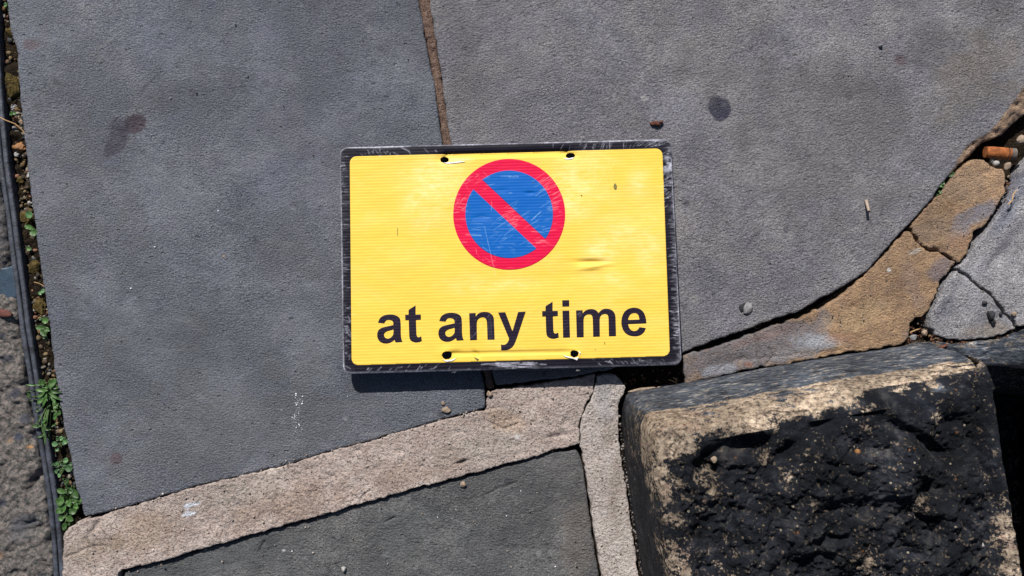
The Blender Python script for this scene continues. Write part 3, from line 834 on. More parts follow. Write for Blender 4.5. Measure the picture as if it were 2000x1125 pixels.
nn = patch('stone_block', rough(PP(Np), 1.0 * MM, 110, seed=47), 1.2 * MM, n_z, -0.32, M['block_low'],
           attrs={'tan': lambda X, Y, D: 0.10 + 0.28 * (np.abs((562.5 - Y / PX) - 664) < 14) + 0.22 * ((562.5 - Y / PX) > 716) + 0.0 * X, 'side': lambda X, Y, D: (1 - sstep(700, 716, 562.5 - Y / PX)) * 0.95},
           label='dark ledge stone at the right edge dropping away in shade beside the big block', category='stone block')

# ------------------------------------------------------------------ the big grimy block
BH = 0.105
BG = PP([(1223, 775), (1240, 763), (1340, 748), (1480, 722), (1600, 702), (1700, 687), (1780, 674), (1806, 672), (1812, 700), (1826, 800), (1852, 950), (1884, 1125), (1905, 1250), (1940, 1490), (1300, 1490), (1275, 1250), (1256, 1125), (1240, 1020), (1228, 950), (1220, 870), (1217, 800)])


def build_block():
    N = 1100
    per = resample(BG, 1 * MM)
    per = smooth_poly(per, 5)
    pe = np.vstack([per, per[:1]])
    seg = np.hypot(*(pe[1:] - pe[:-1]).T); cum = np.concatenate([[0], np.cumsum(seg)])
    t = np.linspace(0, cum[-1], N, endpoint=False)
    p = np.stack([np.interp(t, cum, pe[:, 0]), np.interp(t, cum, pe[:, 1])], 1)
    tang = np.roll(p, -1, 0) - np.roll(p, 1, 0)
    tang /= np.hypot(*tang.T)[:, None]
    nrm = np.stack([-tang[:, 1], tang[:, 0]], 1)
    cen = p.mean(0)
    if ((p + nrm * 1e-3 - cen) ** 2).sum() > ((p - cen) ** 2).sum():
        nrm = -nrm                       # inward
    out = -nrm
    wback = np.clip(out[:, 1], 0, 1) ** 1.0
    wleft = np.clip(-out[:, 0], 0, 1)
    wright = np.clip(out[:, 0], 0, 1)
    Rr = (6 + 19 * wback + 5 * wleft) * MM
    # walk smoothly round the corners
    for _ in range(25):
        Rr = (np.roll(Rr, 1) + 2 * Rr + np.roll(Rr, -1)) / 4
    rings = []; crest = []; side = []
    K = 90
    for k in range(K):
        a = (k / (K - 1)) * math.pi / 2
        ins = Rr * (1 - math.cos(a))
        h = BH * math.sin(a) ** 0.85
        ringxy = p + nrm * ins[:, None]
        rings.append(np.column_stack([ringxy, np.full(N, h)]))
        crest.append(np.full(N, (k - (K - 1)) / (K - 1) * 1.0)); side.append(wback)
    basexy = rings[-1][:, :2]
    Kt = 300
    ctr = cen
    for k in range(1, Kt + 1):
        s = (k / Kt)
        xy = basexy * (1 - s) + ctr * s
        rings.append(np.column_stack([xy, np.full(N, BH)]))
        crest.append(np.hypot(*(xy - basexy).T)); side.append(wback * 0)
    V = np.vstack(rings)
    cr = np.concatenate(crest); sd = np.concatenate(side)
    K2 = len(rings)
    X, Y, Z = V[:, 0], V[:, 1], V[:, 2]
    top = cr > 0
    # rough normals: radial on the sides, up on the top
    G = V.reshape(K2, N, 3)
    du = np.gradient(G, axis=0); dv = np.roll(G, -1, 1) - np.roll(G, 1, 1)
    nn_ = np.cross(du, dv); ln = np.linalg.norm(nn_, axis=2, keepdims=True); ln[ln < 1e-12] = 1
    nn_ = nn_ / ln
    sgn = np.sign(nn_[K // 2:K, :, 2].mean()); nn_ = nn_ * (sgn if sgn != 0 else 1)
    nn_ = nn_.reshape(-1, 3)
    nn_[top] = (0, 0, 1)
    lowz = fbm(X, Y, Z, 30, 3, 201, 0.45)
    rid = 1 - np.abs(fbm(X, Y, Z, 42, 4, 207)) * 2.4
    med = fbm(X, Y, Z, 110, 4, 211)
    fin = fbm(X, Y, Z, 330, 3, 213)
    on = sstep(4 * MM, 24 * MM, np.where(top, cr, 0))
    edgy = np.where(top, 1.0, sstep(-0.35, 0.0, cr))
    disp = lowz * (0.8 + 17.0 * on) * MM + rid * 2.0 * on * MM + med * (0.35 + 4.6 * on + 1.2 * edgy) * MM + fin * (0.12 + 1.6 * on + 0.6 * edgy) * MM
    cell = fbm(X + lowz * 0.004, Y, Z, 62, 2, 221, 0.4)
    disp = disp + (np.abs(cell) ** 0.7 - 0.3) * 7 * on * MM
    disp -= on * 4 * MM
    # named hollows and ridges, where the photograph shows them
    for (px, py, rx, ry, ang, dep) in ((1395, 885, 26, 12, 20, 7), (1470, 868, 46, 20, 5, 13), (1400, 925, 34, 18, 10, 10), (1545, 880, 34, 13, 40, 10), (1600, 830, 24, 10, 40, 6), (1780, 848, 60, 15, -30, 12), (1845, 885, 40, 14, -25, 10), (1925, 915, 22, 9, -50, 6),
                                       (1812, 960, 28, 20, 0, 13), (1815, 1000, 26, 9, 0, -5), (1820, 975, 14, 8, 0, -4), (1450, 1000, 9, 7, 0, 6), (1640, 1055, 36, 8, 5, 6), (1560, 950, 34, 26, 0, -4), (1680, 900, 60, 30, 0, -3), (1780, 1080, 30, 14, 0, 7), (1500, 960, 60, 22, 20, -3), (1700, 800, 30, 10, 20, 5)):
        x, y = at_height(px, py, BH)
        a = R(ang); dx = X - x; dy = Y - y
        u = (dx * math.cos(a) + dy * math.sin(a)) / (rx * PX * 0.85); w = (-dx * math.sin(a) + dy * math.cos(a)) / (ry * PX * 0.85)
        disp -= dep * MM * np.exp(-(u * u + w * w)) * np.where(top, 1, 0)
    V = V + nn_ * disp[:, None]
    # tan where the grime has worn away: the crest at the back and left, and patches
    X0, Y0 = X, Y
    ix = X0 / PX * CAM_H / (CAM_H - Z) + 1000; iy = 562.5 - Y0 / PX * CAM_H / (CAM_H - Z)
    wv = fbm(X, Y, Z, 45, 4, 301)
    back_line = 868 - 0.27 * (ix - 1240) + 0.00008 * (ix - 1240) ** 2
    db = (iy - back_line)
    wid = 50 - 0.055 * (ix - 1240)
    wv2 = fbm(X, Y, Z, 75, 4, 309); stk_ = fbm(X * 0.35 + Y * 0.12, Y, Z, 330, 3, 311)
    db = db + np.where(db > 0, 1.0, 0.35) * (wv * 70 + wv2 * 46) + np.where(db < -5, stk_ * 42, 0)
    tb = np.exp(-((db + 10) / wid) ** 2) * 1.12 * (1 - sstep(1870, 1940, ix))
    left_line = 1262 + (iy - 860) * 0.20
    dl_ = ix - (left_line + 22)
    tl = np.exp(-(dl_ / 38) ** 2) * 0.46 * sstep(820, 880, iy) * (1 - 0.0 * iy)
    left_in = np.exp(-((ix - (left_line + 90)) / 45) ** 2) * 0.24 * sstep(880, 930, iy)
    right_line = 1940 + (iy - 720) * 0.17
    tr = np.exp(-((ix - (right_line - 30)) / 34) ** 2) * 0.33 * sstep(860, 1000, iy)
    tan = np.maximum.reduce([tb, tl, tr, left_in])
    for (px, py, r, a) in ((1610, 990, 26, 0.5), (1540, 930, 18, 0.45), (1690, 835, 24, 0.5), (1790, 990, 20, 0.5), (1745, 720, 20, 0.3), (1890, 1040, 40, 0.45), (1830, 820, 14, 0.4), (1400, 1110, 30, 0.4), (1930, 1090, 40, 0.45), (1700, 1110, 40, 0.4), (1495, 900, 20, 0.4)):
        tan = np.maximum(tan, 0.8 * a * np.exp(-((ix - px) ** 2 + (iy - py) ** 2) / r ** 2))
    tan = np.clip(tan * 0.92 + wv * 0.62 + fbm(X, Y, Z, 130, 3, 305) * 0.25, 0, 1) * sstep(0.02, 0.15, tan) + 0.165
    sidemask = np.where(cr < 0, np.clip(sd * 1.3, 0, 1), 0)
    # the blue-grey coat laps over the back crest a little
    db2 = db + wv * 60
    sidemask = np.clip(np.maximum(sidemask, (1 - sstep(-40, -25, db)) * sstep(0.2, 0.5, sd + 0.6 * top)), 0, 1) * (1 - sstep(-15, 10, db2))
    tan = np.where(cr < -0.55, tan * 0.35, tan)
    idx = np.arange(K2 * N).reshape(K2, N)
    a = idx[:-1]; b = idx[1:]
    F = np.stack([a.ravel(), np.roll(a, -1, 1).ravel(), np.roll(b, -1, 1).ravel(), b.ravel()], 1)
    # foot below ground
    foot = V[:N].copy(); foot[:, 2] = -0.3
    nv = len(V)
    V = np.vstack([V, foot])
    i0 = np.arange(N)
    F = np.vstack([F, np.stack([nv + i0, nv + np.roll(i0, -1), np.roll(i0, -1), i0], 1)])
    me = fill_mesh('stone_block', V, F)
    set_attr(me, 'tan', np.concatenate([tan, np.zeros(N)]))
    set_attr(me, 'side', np.concatenate([sidemask, np.zeros(N)]))
    return link('stone_block', me, M['block'], label='big black stained stone block with worn sandy edge standing proud at bottom right', category='stone block')


build_block()

# ------------------------------------------------------------------ left margin: road, rails
road_r = [(-18, -370), (-16, 100), (-12, 250), (-6, 330), (2, 400), (14, 500), (29, 620), (45, 730), (58, 815), (70, 880), (80, 930), (90, 1000), (97, 1080), (101, 1130), (112, 1250), (130, 1490)]
Rd = road_r + [(-420, 1490), (-420, -370)]


def road_z(X, Y, D):
    z = -1.0 * MM + fbm(X, Y, 0, 60, 4, 131) * 2.4 * MM + fbm(X, Y, 0, 170, 4, 133) * 3.0 * MM + fbm(X, Y, 0, 420, 3, 137) * 1.3 * MM
    z = dents(z, X, Y, [(8, 550, 24, 34, 0, 9), (35, 655, 12, 22, 10, 7), (65, 940, 9, 18, -20, 6), (60, 1035, 26, 8, 10, 5), (50, 1025, 26, 6, 10, 4), (20, 760, 7, 7, 0, 3), (58, 865, 6, 18, 0, 4)])
    return z - 3 * MM * np.clip(1 - D / (3 * MM), 0, 1) ** 2


patch('road', rough(PP(Rd), 0.9 * MM, 130, seed=51), 1.0 * MM, road_z, -0.03, M['aggregate'],
      marks=tints([(0, 390, 26, 120, -5, (0.085, 0.08, 0.085), 0.7, 0.4), (10, 700, 14, 8, 0, (0.05, 0.055, 0.07), 0.8, 0.3), (30, 767, 8, 8, 0, (0.045, 0.045, 0.065), 0.9, 0.3), (57, 873, 7, 4, 0, (0.45, 0.25, 0.12), 0.9, 0.3), (35, 855, 9, 7, 0, (0.04, 0.05, 0.075), 0.9, 0.3), (45, 1020, 30, 12, 10, (0.06, 0.065, 0.08), 0.7, 0.4), (40, 1035, 26, 20, 0, (0.11, 0.11, 0.12), 0.6, 0.4), (68, 925, 7, 8, 0, (0.32, 0.22, 0.2), 0.7, 0.3)], 77), kind='structure')

rail_path = [(-26, -360), (-9, 100), (-3, 200), (2, 250), (8, 320), (15, 362), (23, 420), (36, 519), (51, 640), (67, 740), (79, 820), (87, 865), (98, 930), (108, 1000), (115, 1090), (118, 1130), (130, 1250), (150, 1480)]
rail_c = smooth_poly(resample(PP(rail_path), 4 * MM, closed=False), 0)


def strip(name, off, halfw, ztop, parent, seed, zb=-0.03):
    c = rail_c.copy()
    for _ in range(6):
        c[1:-1] = (c[:-2] + 2 * c[1:-1] + c[2:]) / 4
    tg = np.gradient(c, axis=0); tg /= np.hypot(*tg.T)[:, None]
    nr = np.stack([-tg[:, 1], tg[:, 0]], 1)
    c = c + nr * off * PX
    wob = fbm(c[:, 0] * 0, c[:, 1], 0, 60, 3, seed)
    prof = [(-1, -30), (-1, -1.6), (-0.8, -0.3), (-0.35, 0.0), (0.35, 0.0), (0.8, -0.3), (1, -1.6), (1, -30)]
    V = []
    for i in range(len(c)):
        for (u, z) in prof:
            zz = zb if z == -30 else (ztop + z) * MM + wob[i] * 0.7 * MM
            q = c[i] + nr[i] * (u * halfw * (1 + 0.12 * wob[i])) * PX
            V.append((q[0], q[1], zz))
    k = len(prof); n = len(c)
    idx = np.arange(n * k).reshape(n, k)
    F = np.stack([idx[:-1, :-1].ravel(), idx[:-1, 1:].ravel(), idx[1:, 1:].ravel(), idx[1:, :-1].ravel()], 1)
    return link(name, fill_mesh(name, np.array(V), F), M['rail'], parent)


rails = empty('metal_edging', (*P(60, 700), -0.03), label='narrow dark double metal edging strip between the road and the weedy gap', category='edging')
r1 = strip('rail', 0, 5.0, -2.0, rails, 3); r2 = strip('rail', -12.5, 5.0, -3.0, rails, 8)
# find which side is towards the road
for r_ in (r1, r2):
    r_.matrix_parent_inverse = Matrix.Translation(rails.location).inverted()

# ------------------------------------------------------------------ pebbles and lumps
def lump_mesh(name, sx, sy, sz, seed, rg=0.28, sub=3, angular=0.0):
    import bmesh
    bm = bmesh.new()
    bmesh.ops.create_icosphere(bm, subdivisions=sub, radius=1.0)
    co = np.array([v.co[:] for v in bm.verts])
    d = fbm(co[:, 0] + seed, co[:, 1] + seed * 1.7, co[:, 2], 1.1, 3, seed)
    d2 = fbm(co[:, 0] + seed, co[:, 1], co[:, 2] + seed, 3.2, 2, seed + 3)
    co = co * (1 + rg * d * 1.6 + rg * 0.5 * d2)[:, None]
    if angular:
        rs = np.random.RandomState(seed)
        for _ in range(7):
            n = rs.normal(size=3); n /= np.linalg.norm(n)
            h = 0.62 + 0.2 * rs.rand()
            q = co @ n
            co = co - np.maximum(q - h, 0)[:, None] * n * angular
    for v, c in zip(bm.verts, co):
        v.co = (c[0] * sx, c[1] * sy, c[2] * sz)
    me = bpy.data.meshes.new(name)
    bm.to_mesh(me); bm.free()
    me.polygons.foreach_set('use_smooth', np.ones(len(me.polygons), bool))
    return me


def lump(name, px, py, rx, ry, hz, mat, seed, label, cat, z=0.0, rot=0.0, ang=0.0, rg=0.28, sub=3, group=None):
    me = lump_mesh(name, rx * PX, ry * PX, hz * PX, seed, rg, sub, ang)
    o = link(name, me, M[mat], label=label, category=cat)
    x, y = P(px, py)
    o.location = (x, y, z * MM + hz * PX * 0.55)
    o.rotation_euler = (0, 0, R(rot))
    if group:
        o['group'] = group
    return o


lump('pebble', 904, 948, 7, 6, 5.5, 'pebble_tan', 3, 'small tan pebble on the dark lower flagstone near the mortar band', 'pebble', z=-3.6, ang=0.8)
lump('pebble', 670, 1113, 5.5, 6, 5, 'pebble_white', 8, 'small whitish pebble on the dark flagstone at the bottom edge', 'pebble', z=-3.6, ang=0.8)
lump('pebble', 1719, 90, 3.2, 3.5, 5, 'pebble_grey', 12, 'tiny grey pebble near the top right of the warm grey flagstone', 'pebble', z=0.2)
lump('mortar_crumb', 871, 800, 9, 8, 4, 'pebble_tan', 15, 'crumbly mortar crumb on the flagstone just above the mortar band', 'crumb', z=-0.3, ang=0.7, rg=0.5)
lump('mortar_crumb', 866, 788, 4, 4, 2.5, 'pebble_tan', 17, 'tiny crumb above the larger crumb by the mortar band', 'crumb', z=0, ang=0.7, rg=0.5)
lump('mortar_crumb', 957, 770, 6, 6, 5, 'pebble_tan', 16, 'pale crumb in the joint under the bottom edge of the sign', 'crumb', z=-1, ang=0.7, rg=0.5)
lump('grit_lump', 1462, 603, 8, 13, 5, 'pebble_grey', 19, 'grey gritty lump on the flagstone right of the sign', 'lump', z=0.2, ang=0.8, rg=0.5, rot=-20)
lump('grit_lump', 1448, 600, 6, 8, 3, 'black_lump', 21, 'dark crumb beside the grey gritty lump', 'lump', z=0.1, ang=0.8, rg=0.5)
lump('leaf_crumb', 1281, 243, 10, 5, 5, 'leaf_dead', 23, 'red brown crumpled leaf crumb above the right end of the sign', 'leaf crumb', z=0.8, ang=0.5, rg=0.6, rot=-15)
lump('leaf_crumb', 1290, 240, 6, 3, 4, 'leaf_dead', 25, 'thin brown flake touching the red brown leaf crumb', 'leaf crumb', z=1.5, ang=0.5, rg=0.6, rot=30)
lump('black_lump', 1934, 618, 7, 9, 7, 'black_lump', 27, 'larger shiny black lump on the pale triangular stone', 'lump', z=0.5, ang=0.5, rg=0.5)
lump('black_lump', 1937, 629, 5, 7, 5, 'black_lump', 28, 'smaller black lump touching the larger one on the pale stone', 'lump', z=0.5, ang=0.5, rg=0.5)
lump('pebble', 1978, 613, 5, 5, 5, 'pebble_tan', 29, 'small tan pebble by the diagonal crack at the right edge', 'pebble', z=0.5, ang=0.7)
lump('black_lump', 1921, 592, 5, 4, 4, 'black_lump', 31, 'tiny black speck of grit near the middle of the triangular stone', 'lump', z=0.5)
lump('black_lump', 1953, 613, 3.5, 3.5, 3, 'black_lump', 33, 'tiny black grit between the black lumps and the crack', 'lump', z=0.5)
lump('pebble', 1780, 432, 8, 6, 6, 'pebble_red', 35, 'reddish pebble wedged in the curved gap', 'pebble', z=-6, ang=0.5, rot=30)
lump('pebble', 1811, 396, 5, 6, 5, 'pebble_white', 36, 'cream pebble wedged in the curved gap below the clover', 'pebble', z=-5, ang=0.5)
lump('pebble', 1949, 318, 6, 6, 6, 'pebble_white', 38, 'pale pebble just under the cigarette butt', 'pebble', z=-4)
lump('pebble', 1942, 312, 4, 5, 4, 'pebble_white', 39, 'tiny white shard left of the pale pebble under the butt', 'pebble', z=-4, ang=0.8)
lump('pebble', 1971, 323, 6, 9, 7, 'pebble_tan', 40, 'brown pointed chip at the tip of the ochre wedge', 'pebble', z=-4, ang=0.8, rot=-30)
lump('pebble', 1996, 272, 9, 11, 8, 'pebble_tan', 41, 'tan chip in the hole at the far right above the butt', 'pebble', z=-4, ang=0.7, rot=-30)
lump('pebble', 1812, 652, 7, 7, 6, 'pebble_tan', 42, 'yellowish angular chip in the hole between ochre and pale stones', 'pebble', z=-7, ang=0.9)
lump('pebble', 1790, 660, 7, 6, 5, 'pebble_grey', 43, 'grey chip beside the yellowish chip in the dark hole', 'pebble', z=-7, ang=0.9)
lump('rusty_chip', 1857, 692, 26, 5, 4, 'pebble_red', 45, 'rust red flake lying on the ledge above the block', 'chip', z=2.0, ang=0.7, rot=-8, rg=0.5)
lump('rusty_chip', 1828, 680, 18, 4, 4, 'leaf_dead', 46, 'long thin brown flake left of the rust red one', 'chip', z=2.0, ang=0.7, rot=18, rg=0.5)
lump('rusty_chip', 1896, 703, 9, 5, 4, 'pebble_red', 47, 'small red chip at the corner of the ledge', 'chip', z=2.5, ang=0.7, rot=-18, rg=0.5)
lump('mortar_fragment', 1256, 762, 30, 5, 6, 'pebble_tan', 48, 'flat pinkish mortar sliver behind the corner of the black block', 'mortar fragment', z=-3, ang=0.8, rot=7, rg=0.35)
lump('mortar_fragment', 1288, 760, 7, 6, 6, 'pebble_tan', 49, 'small round mortar bit at the end of the pinkish sliver', 'mortar fragment', z=-2, ang=0.6, rg=0.5)
lump('lichen_bit', 1281, 769, 6, 4, 4, 'pebble_orange', 50, 'bright orange crumb on the back edge of the black block', 'crumb', z=0, ang=0.5, rg=0.6)
# orange stones bedded in the block face
for (px, py, r_, mt, lb) in ((1616, 888, 8, 'pebble_orange', 'round orange stone bedded in the black block, leftmost of the orange ones'), (1720, 890, 10, 'pebble_orange', 'largest brown orange stone bedded in the black block'), (1680, 886, 6, 'pebble_orange', 'small dark orange stone between the two larger ones in the block'),
                             (1662, 870, 6, 'pebble_red', 'pinkish pointed chip bedded in the black block'), (1745, 862, 5, 'pebble_tan', 'pale tan stone above the largest orange one in the block'), (1398, 1000 - 100, 6, 'pebble_tan', 'tan stone bedded near the back left of the block'),
                             (1832, 920, 4, 'pebble_orange', 'tiny orange stone above the crater in the block'), (1924, 1068, 6, 'pebble_white', 'white chip bedded near the lower right of the block'), (1890, 968, 4, 'pebble_tan', 'tiny tan stone right of the crater in the block')):
    x, y = at_height(px, py, BH)
    o = lump('bedded_stone', 1000 + x / PX, 562.5 - y / PX, r_ * 0.85, r_ * 0.95, r_ * 0.9, mt, int(px) % 97, lb, 'stone', z=BH / MM - 6.5, ang=0.4)

# left gap: bigger stones, each a thing
gap = [(15, 165, 20, 34, 12, 'moss', 'mossy yellow stone at the top left edge of the gap', 'mossy stone', 61), (28, 285, 13, 12, 9, 'pebble_orange', 'orange brown lump in the gap below the fallen twig', 'pebble', 62), (21, 298, 6, 8, 7, 'pebble_white', 'white angular chip beside the orange lump in the gap', 'pebble', 63),
       (41, 278, 5, 5, 5, 'pebble_tan', 'tan pebble right of the orange lump in the gap', 'pebble', 64), (44, 295, 7, 6, 6, 'pebble_orange', 'small rusty pebble below the tan one in the gap', 'pebble', 65), (47, 340, 6, 7, 6, 'pebble_white', 'pale oval shell like chip against the flagstone edge', 'pebble', 66),
       (28, 350, 10, 9, 7, 'moss', 'olive lump between the metal edging and the oval chip', 'mossy stone', 67), (42, 423, 15, 21, 9, 'moss', 'flat mossy stone carrying the round green leaf', 'mossy stone', 68), (46, 394, 5, 3.5, 4, 'pebble_white', 'tiny bright white chip above the flat mossy stone', 'pebble', 69),
       (58, 522, 15, 15, 8, 'moss', 'olive mossy cushion halfway down the gap', 'mossy stone', 70), (66, 598, 14, 20, 7, 'moss', 'brown mossy stone with a crack above the seedling', 'mossy stone', 71), (54, 552, 7, 3.5, 3, 'pebble_white', 'white flat paper like scrap in the gap', 'scrap', 72),
       (56, 467, 6, 3, 3, 'pebble_white', 'pale flat chip under the pair of green leaves', 'pebble', 73), (99, 795, 5, 5, 5, 'pebble_white', 'round whitish pebble among the grassy weed', 'pebble', 74), (16, 248, 8, 6, 5, 'pebble_grey', 'grey pebble under the twig at the top left', 'pebble', 75),
       (66, 648, 5, 4, 4, 'pebble_orange', 'salmon pebble left of the seedling', 'pebble', 76), (102, 846, 7, 6, 5, 'pebble_tan', 'yellowish dry bit below the grassy weed', 'pebble', 77), (114, 876, 8, 9, 6, 'moss', 'olive lump under the small clover seedling', 'mossy stone', 78),
       (16, 205, 9, 8, 6, 'pebble_grey', 'grey brown pebble just below the mossy yellow stone', 'pebble', 79), (12, 60, 12, 16, 8, 'moss', 'dark olive lump at the very top of the gap', 'mossy stone', 80), (27, 232, 6, 10, 5, 'pebble_tan', 'elongated brown pebble beside the slab edge near the twig', 'pebble', 81)]
for (px, py, rx, ry, hz, mt, lb, ct, sd_) in gap:
    lump('mossy_stone' if ct == 'mossy stone' else ct, px, py, rx * 0.92, ry * 0.92, hz * 0.9, mt, sd_, lb, ct, z=-10.0, ang=0.95, rot=sd_ * 7 % 30, rg=0.5, sub=4)
lump('brick_chip', 6, 612, 18, 9, 6, 'pebble_red', 85, 'red brown brick chip on the concrete at the left edge', 'brick chip', z=-1, ang=0.6, rot=-15)
# slate shard in the hollow of the road edge
sl = patch('slate_shard', rough(PP([(-40, 522), (8, 521), (21, 514), (23, 530), (26, 560), (27, 583), (10, 588), (-40, 585)]), 0.3 * MM, 120, seed=86), 0.8 * MM,
           lambda X, Y, D: -5 * MM + fbm(X, Y, 0, 40, 3, 4) * 0.6 * MM - 0.8 * MM * np.clip(1 - D / (1 * MM), 0, 1), -0.012, M['slate'], label='dark blue slate shard sunk in the road edge at the left', category='slate shard')

# gravel bits too small to count
def scatter(name, polys, rmin, rmax, z, mats, seed, label):
    rs = np.random.RandomState(seed)
    base = []
    for k in range(5):
        me = lump_mesh('tmp', 1, 1, 0.8, 200 + k, 0.4, 1, 0.6)
        v_ = np.array([q.co[:] for q in me.vertices]); f_ = np.array([q.vertices[:] for q in me.polygons]); base.append((v_, f_)); bpy.data.meshes.remove(me)
    V = []; F = []; C = []; off = 0
    pal = np.array(mats)
    for (poly, cnt) in polys:
        poly = PP(poly)
        lo = poly.min(0); hi = poly.max(0); k = 0
        while k < cnt:
            q = lo + (hi - lo) * rs.rand(2)
            if not inside([poly], np.array([q[0]]), np.array([q[1]]))[0]:
                continue
            k += 1
            r_ = (rmin + (rmax - rmin) * rs.rand() ** 2.5) * PX
            v_, f_ = base[rs.randint(5)]
            a = rs.rand() * 6.28
            m = np.array([[math.cos(a), -math.sin(a), 0], [math.sin(a), math.cos(a), 0], [0, 0, 1]])
            s = np.array([1, 0.5 + 0.5 * rs.rand(), 0.6 + 0.4 * rs.rand()])
            zz = z(q[0], q[1])
            V.append((v_ * s) @ m.T * r_ + np.array([q[0], q[1], zz + r_ * 0.4])); F.append(f_ + off); off += len(v_)
            C.append(np.tile(pal[rs.randint(len(pal))] * 0.6 * (0.5 + 0.7 * rs.rand()), (len(v_), 1)))
    me = fill_mesh(name, np.vstack(V), np.vstack(F))
    set_attr(me, 'tint', np.vstack(C))
    return link(name, me, M['grit'], kind='stuff', label=label, category='gravel')


n_ = NT('grit', 0.85, 0.25)
M['grit'] = n_.done(n_.mix(1.0, n_.attr('tint', 'Color'), n_.ramp(n_.noise(500, 3), [(0.3, 0.7), (0.7, 1.3)]), 'MULTIPLY'), n_.bump(n_.noise(600, 3), 0.0005))
scatter('gravel', [([(8, 200), (40, 200), (70, 480), (95, 680), (60, 680), (30, 450)], 520), ([(0, -300), (10, 0), (28, 110), (30, 200), (8, 200), (-8, 0)], 120), ([(62, 680), (95, 680), (140, 960), (112, 1000), (85, 830)], 300)], 1.5, 7.0,
        lambda x, y: -9.5 * MM, [(0.16, 0.10, 0.04), (0.10, 0.07, 0.045), (0.22, 0.16, 0.08), (0.05, 0.04, 0.03), (0.24, 0.12, 0.07), (0.3, 0.27, 0.22), (0.07, 0.075, 0.08)], 5, 'brown gravel and crumbs filling the weedy gap at the left')
scatter('debris', [([(1200, 735), (1335, 715), (1335, 750), (1225, 765)], 90), ([(1780, 640), (1815, 610), (1850, 664), (1960, 656), (2000, 640), (2000, 655), (1850, 680), (1770, 684)], 330), ([(1970, 335), (1985, 345), (1965, 440), (1950, 440)], 60), ([(1400, 660), (1660, 560), (1780, 430), (1850, 345), (1862, 352), (1700, 525), (1480, 645)], 90)], 1.2, 4.5,
        lambda x, y: (-7.0 + (4.5 if y < P(0, 655)[1] and x > P(1815, 0)[0] else 0) - (8 if y > P(0, 620)[1] and x < P(1880, 0)[0] else 0)) * MM, [(0.12, 0.05, 0.025), (0.07, 0.035, 0.02), (0.20, 0.12, 0.06), (0.25, 0.18, 0.12), (0.05, 0.03, 0.025), (0.18, 0.08, 0.05)], 6, 'brown crumbs and debris in the gaps between the stones')
scatter('crack_grit', [([(1207, 800), (1216, 900), (1238, 1040), (1252, 1125), (1262, 1125), (1246, 1020), (1228, 930), (1217, 830)], 170)], 1.2, 4.0,
        lambda x, y: -1.5 * MM, [(0.26, 0.22, 0.19), (0.16, 0.13, 0.11), (0.08, 0.07, 0.065), (0.35, 0.31, 0.28)], 8, 'pale grit in the crack along the left foot of the black block')

scatter('loose_grit', [([(60, 0), (820, 0), (930, 740), (170, 980)], 90), ([(850, 0), (1990, 0), (1990, 150), (1840, 360), (1650, 540), (1350, 670), (1340, 300), (880, 260)], 130), ([(1345, 690), (1600, 615), (1780, 460), (1950, 340), (1900, 470), (1800, 610), (1760, 660), (1350, 740)], 90), ([(1830, 600), (1880, 530), (2000, 340), (2000, 630), (1850, 655)], 70)], 0.7, 2.2,
        lambda x, y: 0.3 * MM, [(0.30, 0.29, 0.28), (0.12, 0.11, 0.11), (0.03, 0.03, 0.035), (0.26, 0.2, 0.15), (0.45, 0.45, 0.45)], 9, 'fine loose grit lying about on the flagstones')
scatter('white_specks', [([(574, 768), (592, 768), (592, 790), (580, 815), (572, 818), (578, 796)], 26), ([(570, 815), (580, 812), (595, 838), (586, 842), (576, 850), (570, 848)], 24), ([(180, 300), (640, 20), (640, 260), (660, 740), (900, 790), (200, 960)], 26), ([(1350, 300), (1800, 150), (1700, 500), (1380, 640)], 10), ([(300, 1110), (1100, 900), (1140, 1110)], 10)], 0.7, 2.2,
        lambda x, y: -0.1 * MM if 562.5 - y / PX < 870 else -3.6 * MM, [(0.95, 0.96, 1.0), (0.7, 0.72, 0.75)], 12, 'spots of white paint splashed on the flagstones')
scatter('mortar_grit', [([(170, 1015), (948, 800), (1160, 735), (1135, 870), (900, 930), (240, 1110), (130, 1120)], 260), ([(1165, 740), (1205, 740), (1215, 900), (1240, 1120), (1180, 1120), (1140, 870)], 90), ([(240, 1120), (900, 938), (1120, 885), (1160, 1120)], 70), ([(150, 1010), (940, 795), (948, 803), (160, 1022)], 90)], 0.8, 3.0,
        lambda x, y: 0.2 * MM if not (1120 > x / PX + 1000 > 240 and 562.5 - y / PX > 1120 - 0.27 * (x / PX + 1000 - 240) + 4) else -3.4 * MM, [(0.60, 0.52, 0.46), (0.34, 0.28, 0.24), (0.45, 0.37, 0.31)], 10, 'pale crumbs shed by the mortar band')

# ------------------------------------------------------------------ weeds
def leaf_arr(px, py, ln, wd, ang, z0, z1, droop=0.3, tipw=1.0):
    """blade from (px,py) going out along ang (degrees, photograph up = 90)"""
    a = R(ang); nU, nV = 9, 5
    x, y = P(px, py)
    V = []
    for i in range(nU):
        u = i / (nU - 1)
        w = math.sin(math.pi * min(max(u, 0.02), 0.98)) ** 0.6 * (1 - 0.25 * u * (1 - tipw))
        if i == 0: w = 0.08
        if i == nU - 1: w = 0.12
        for j in range(nV):
            v_ = (j / (nV - 1) - 0.5)
            lx = u * ln * PX; ly = v_ * wd * PX * w
            zz = z0 + (z1 - z0) * u + (abs(v_) * 2) ** 1.5 * 0.12 * wd * PX / MM - droop * (u ** 2) * 2
            zz += 0.3 * math.sin(u * 9 + v_ * 4)
            V.append((x + lx * math.cos(a) - ly * math.sin(a), y + lx * math.sin(a) + ly * math.cos(a), zz * MM))
    idx = np.arange(nU * nV).reshape(nU, nV)
    F = np.stack([idx[:-1, :-1].ravel(), idx[1:, :-1].ravel(), idx[1:, 1:].ravel(), idx[:-1, 1:].ravel()], 1)
    return np.array(V), F


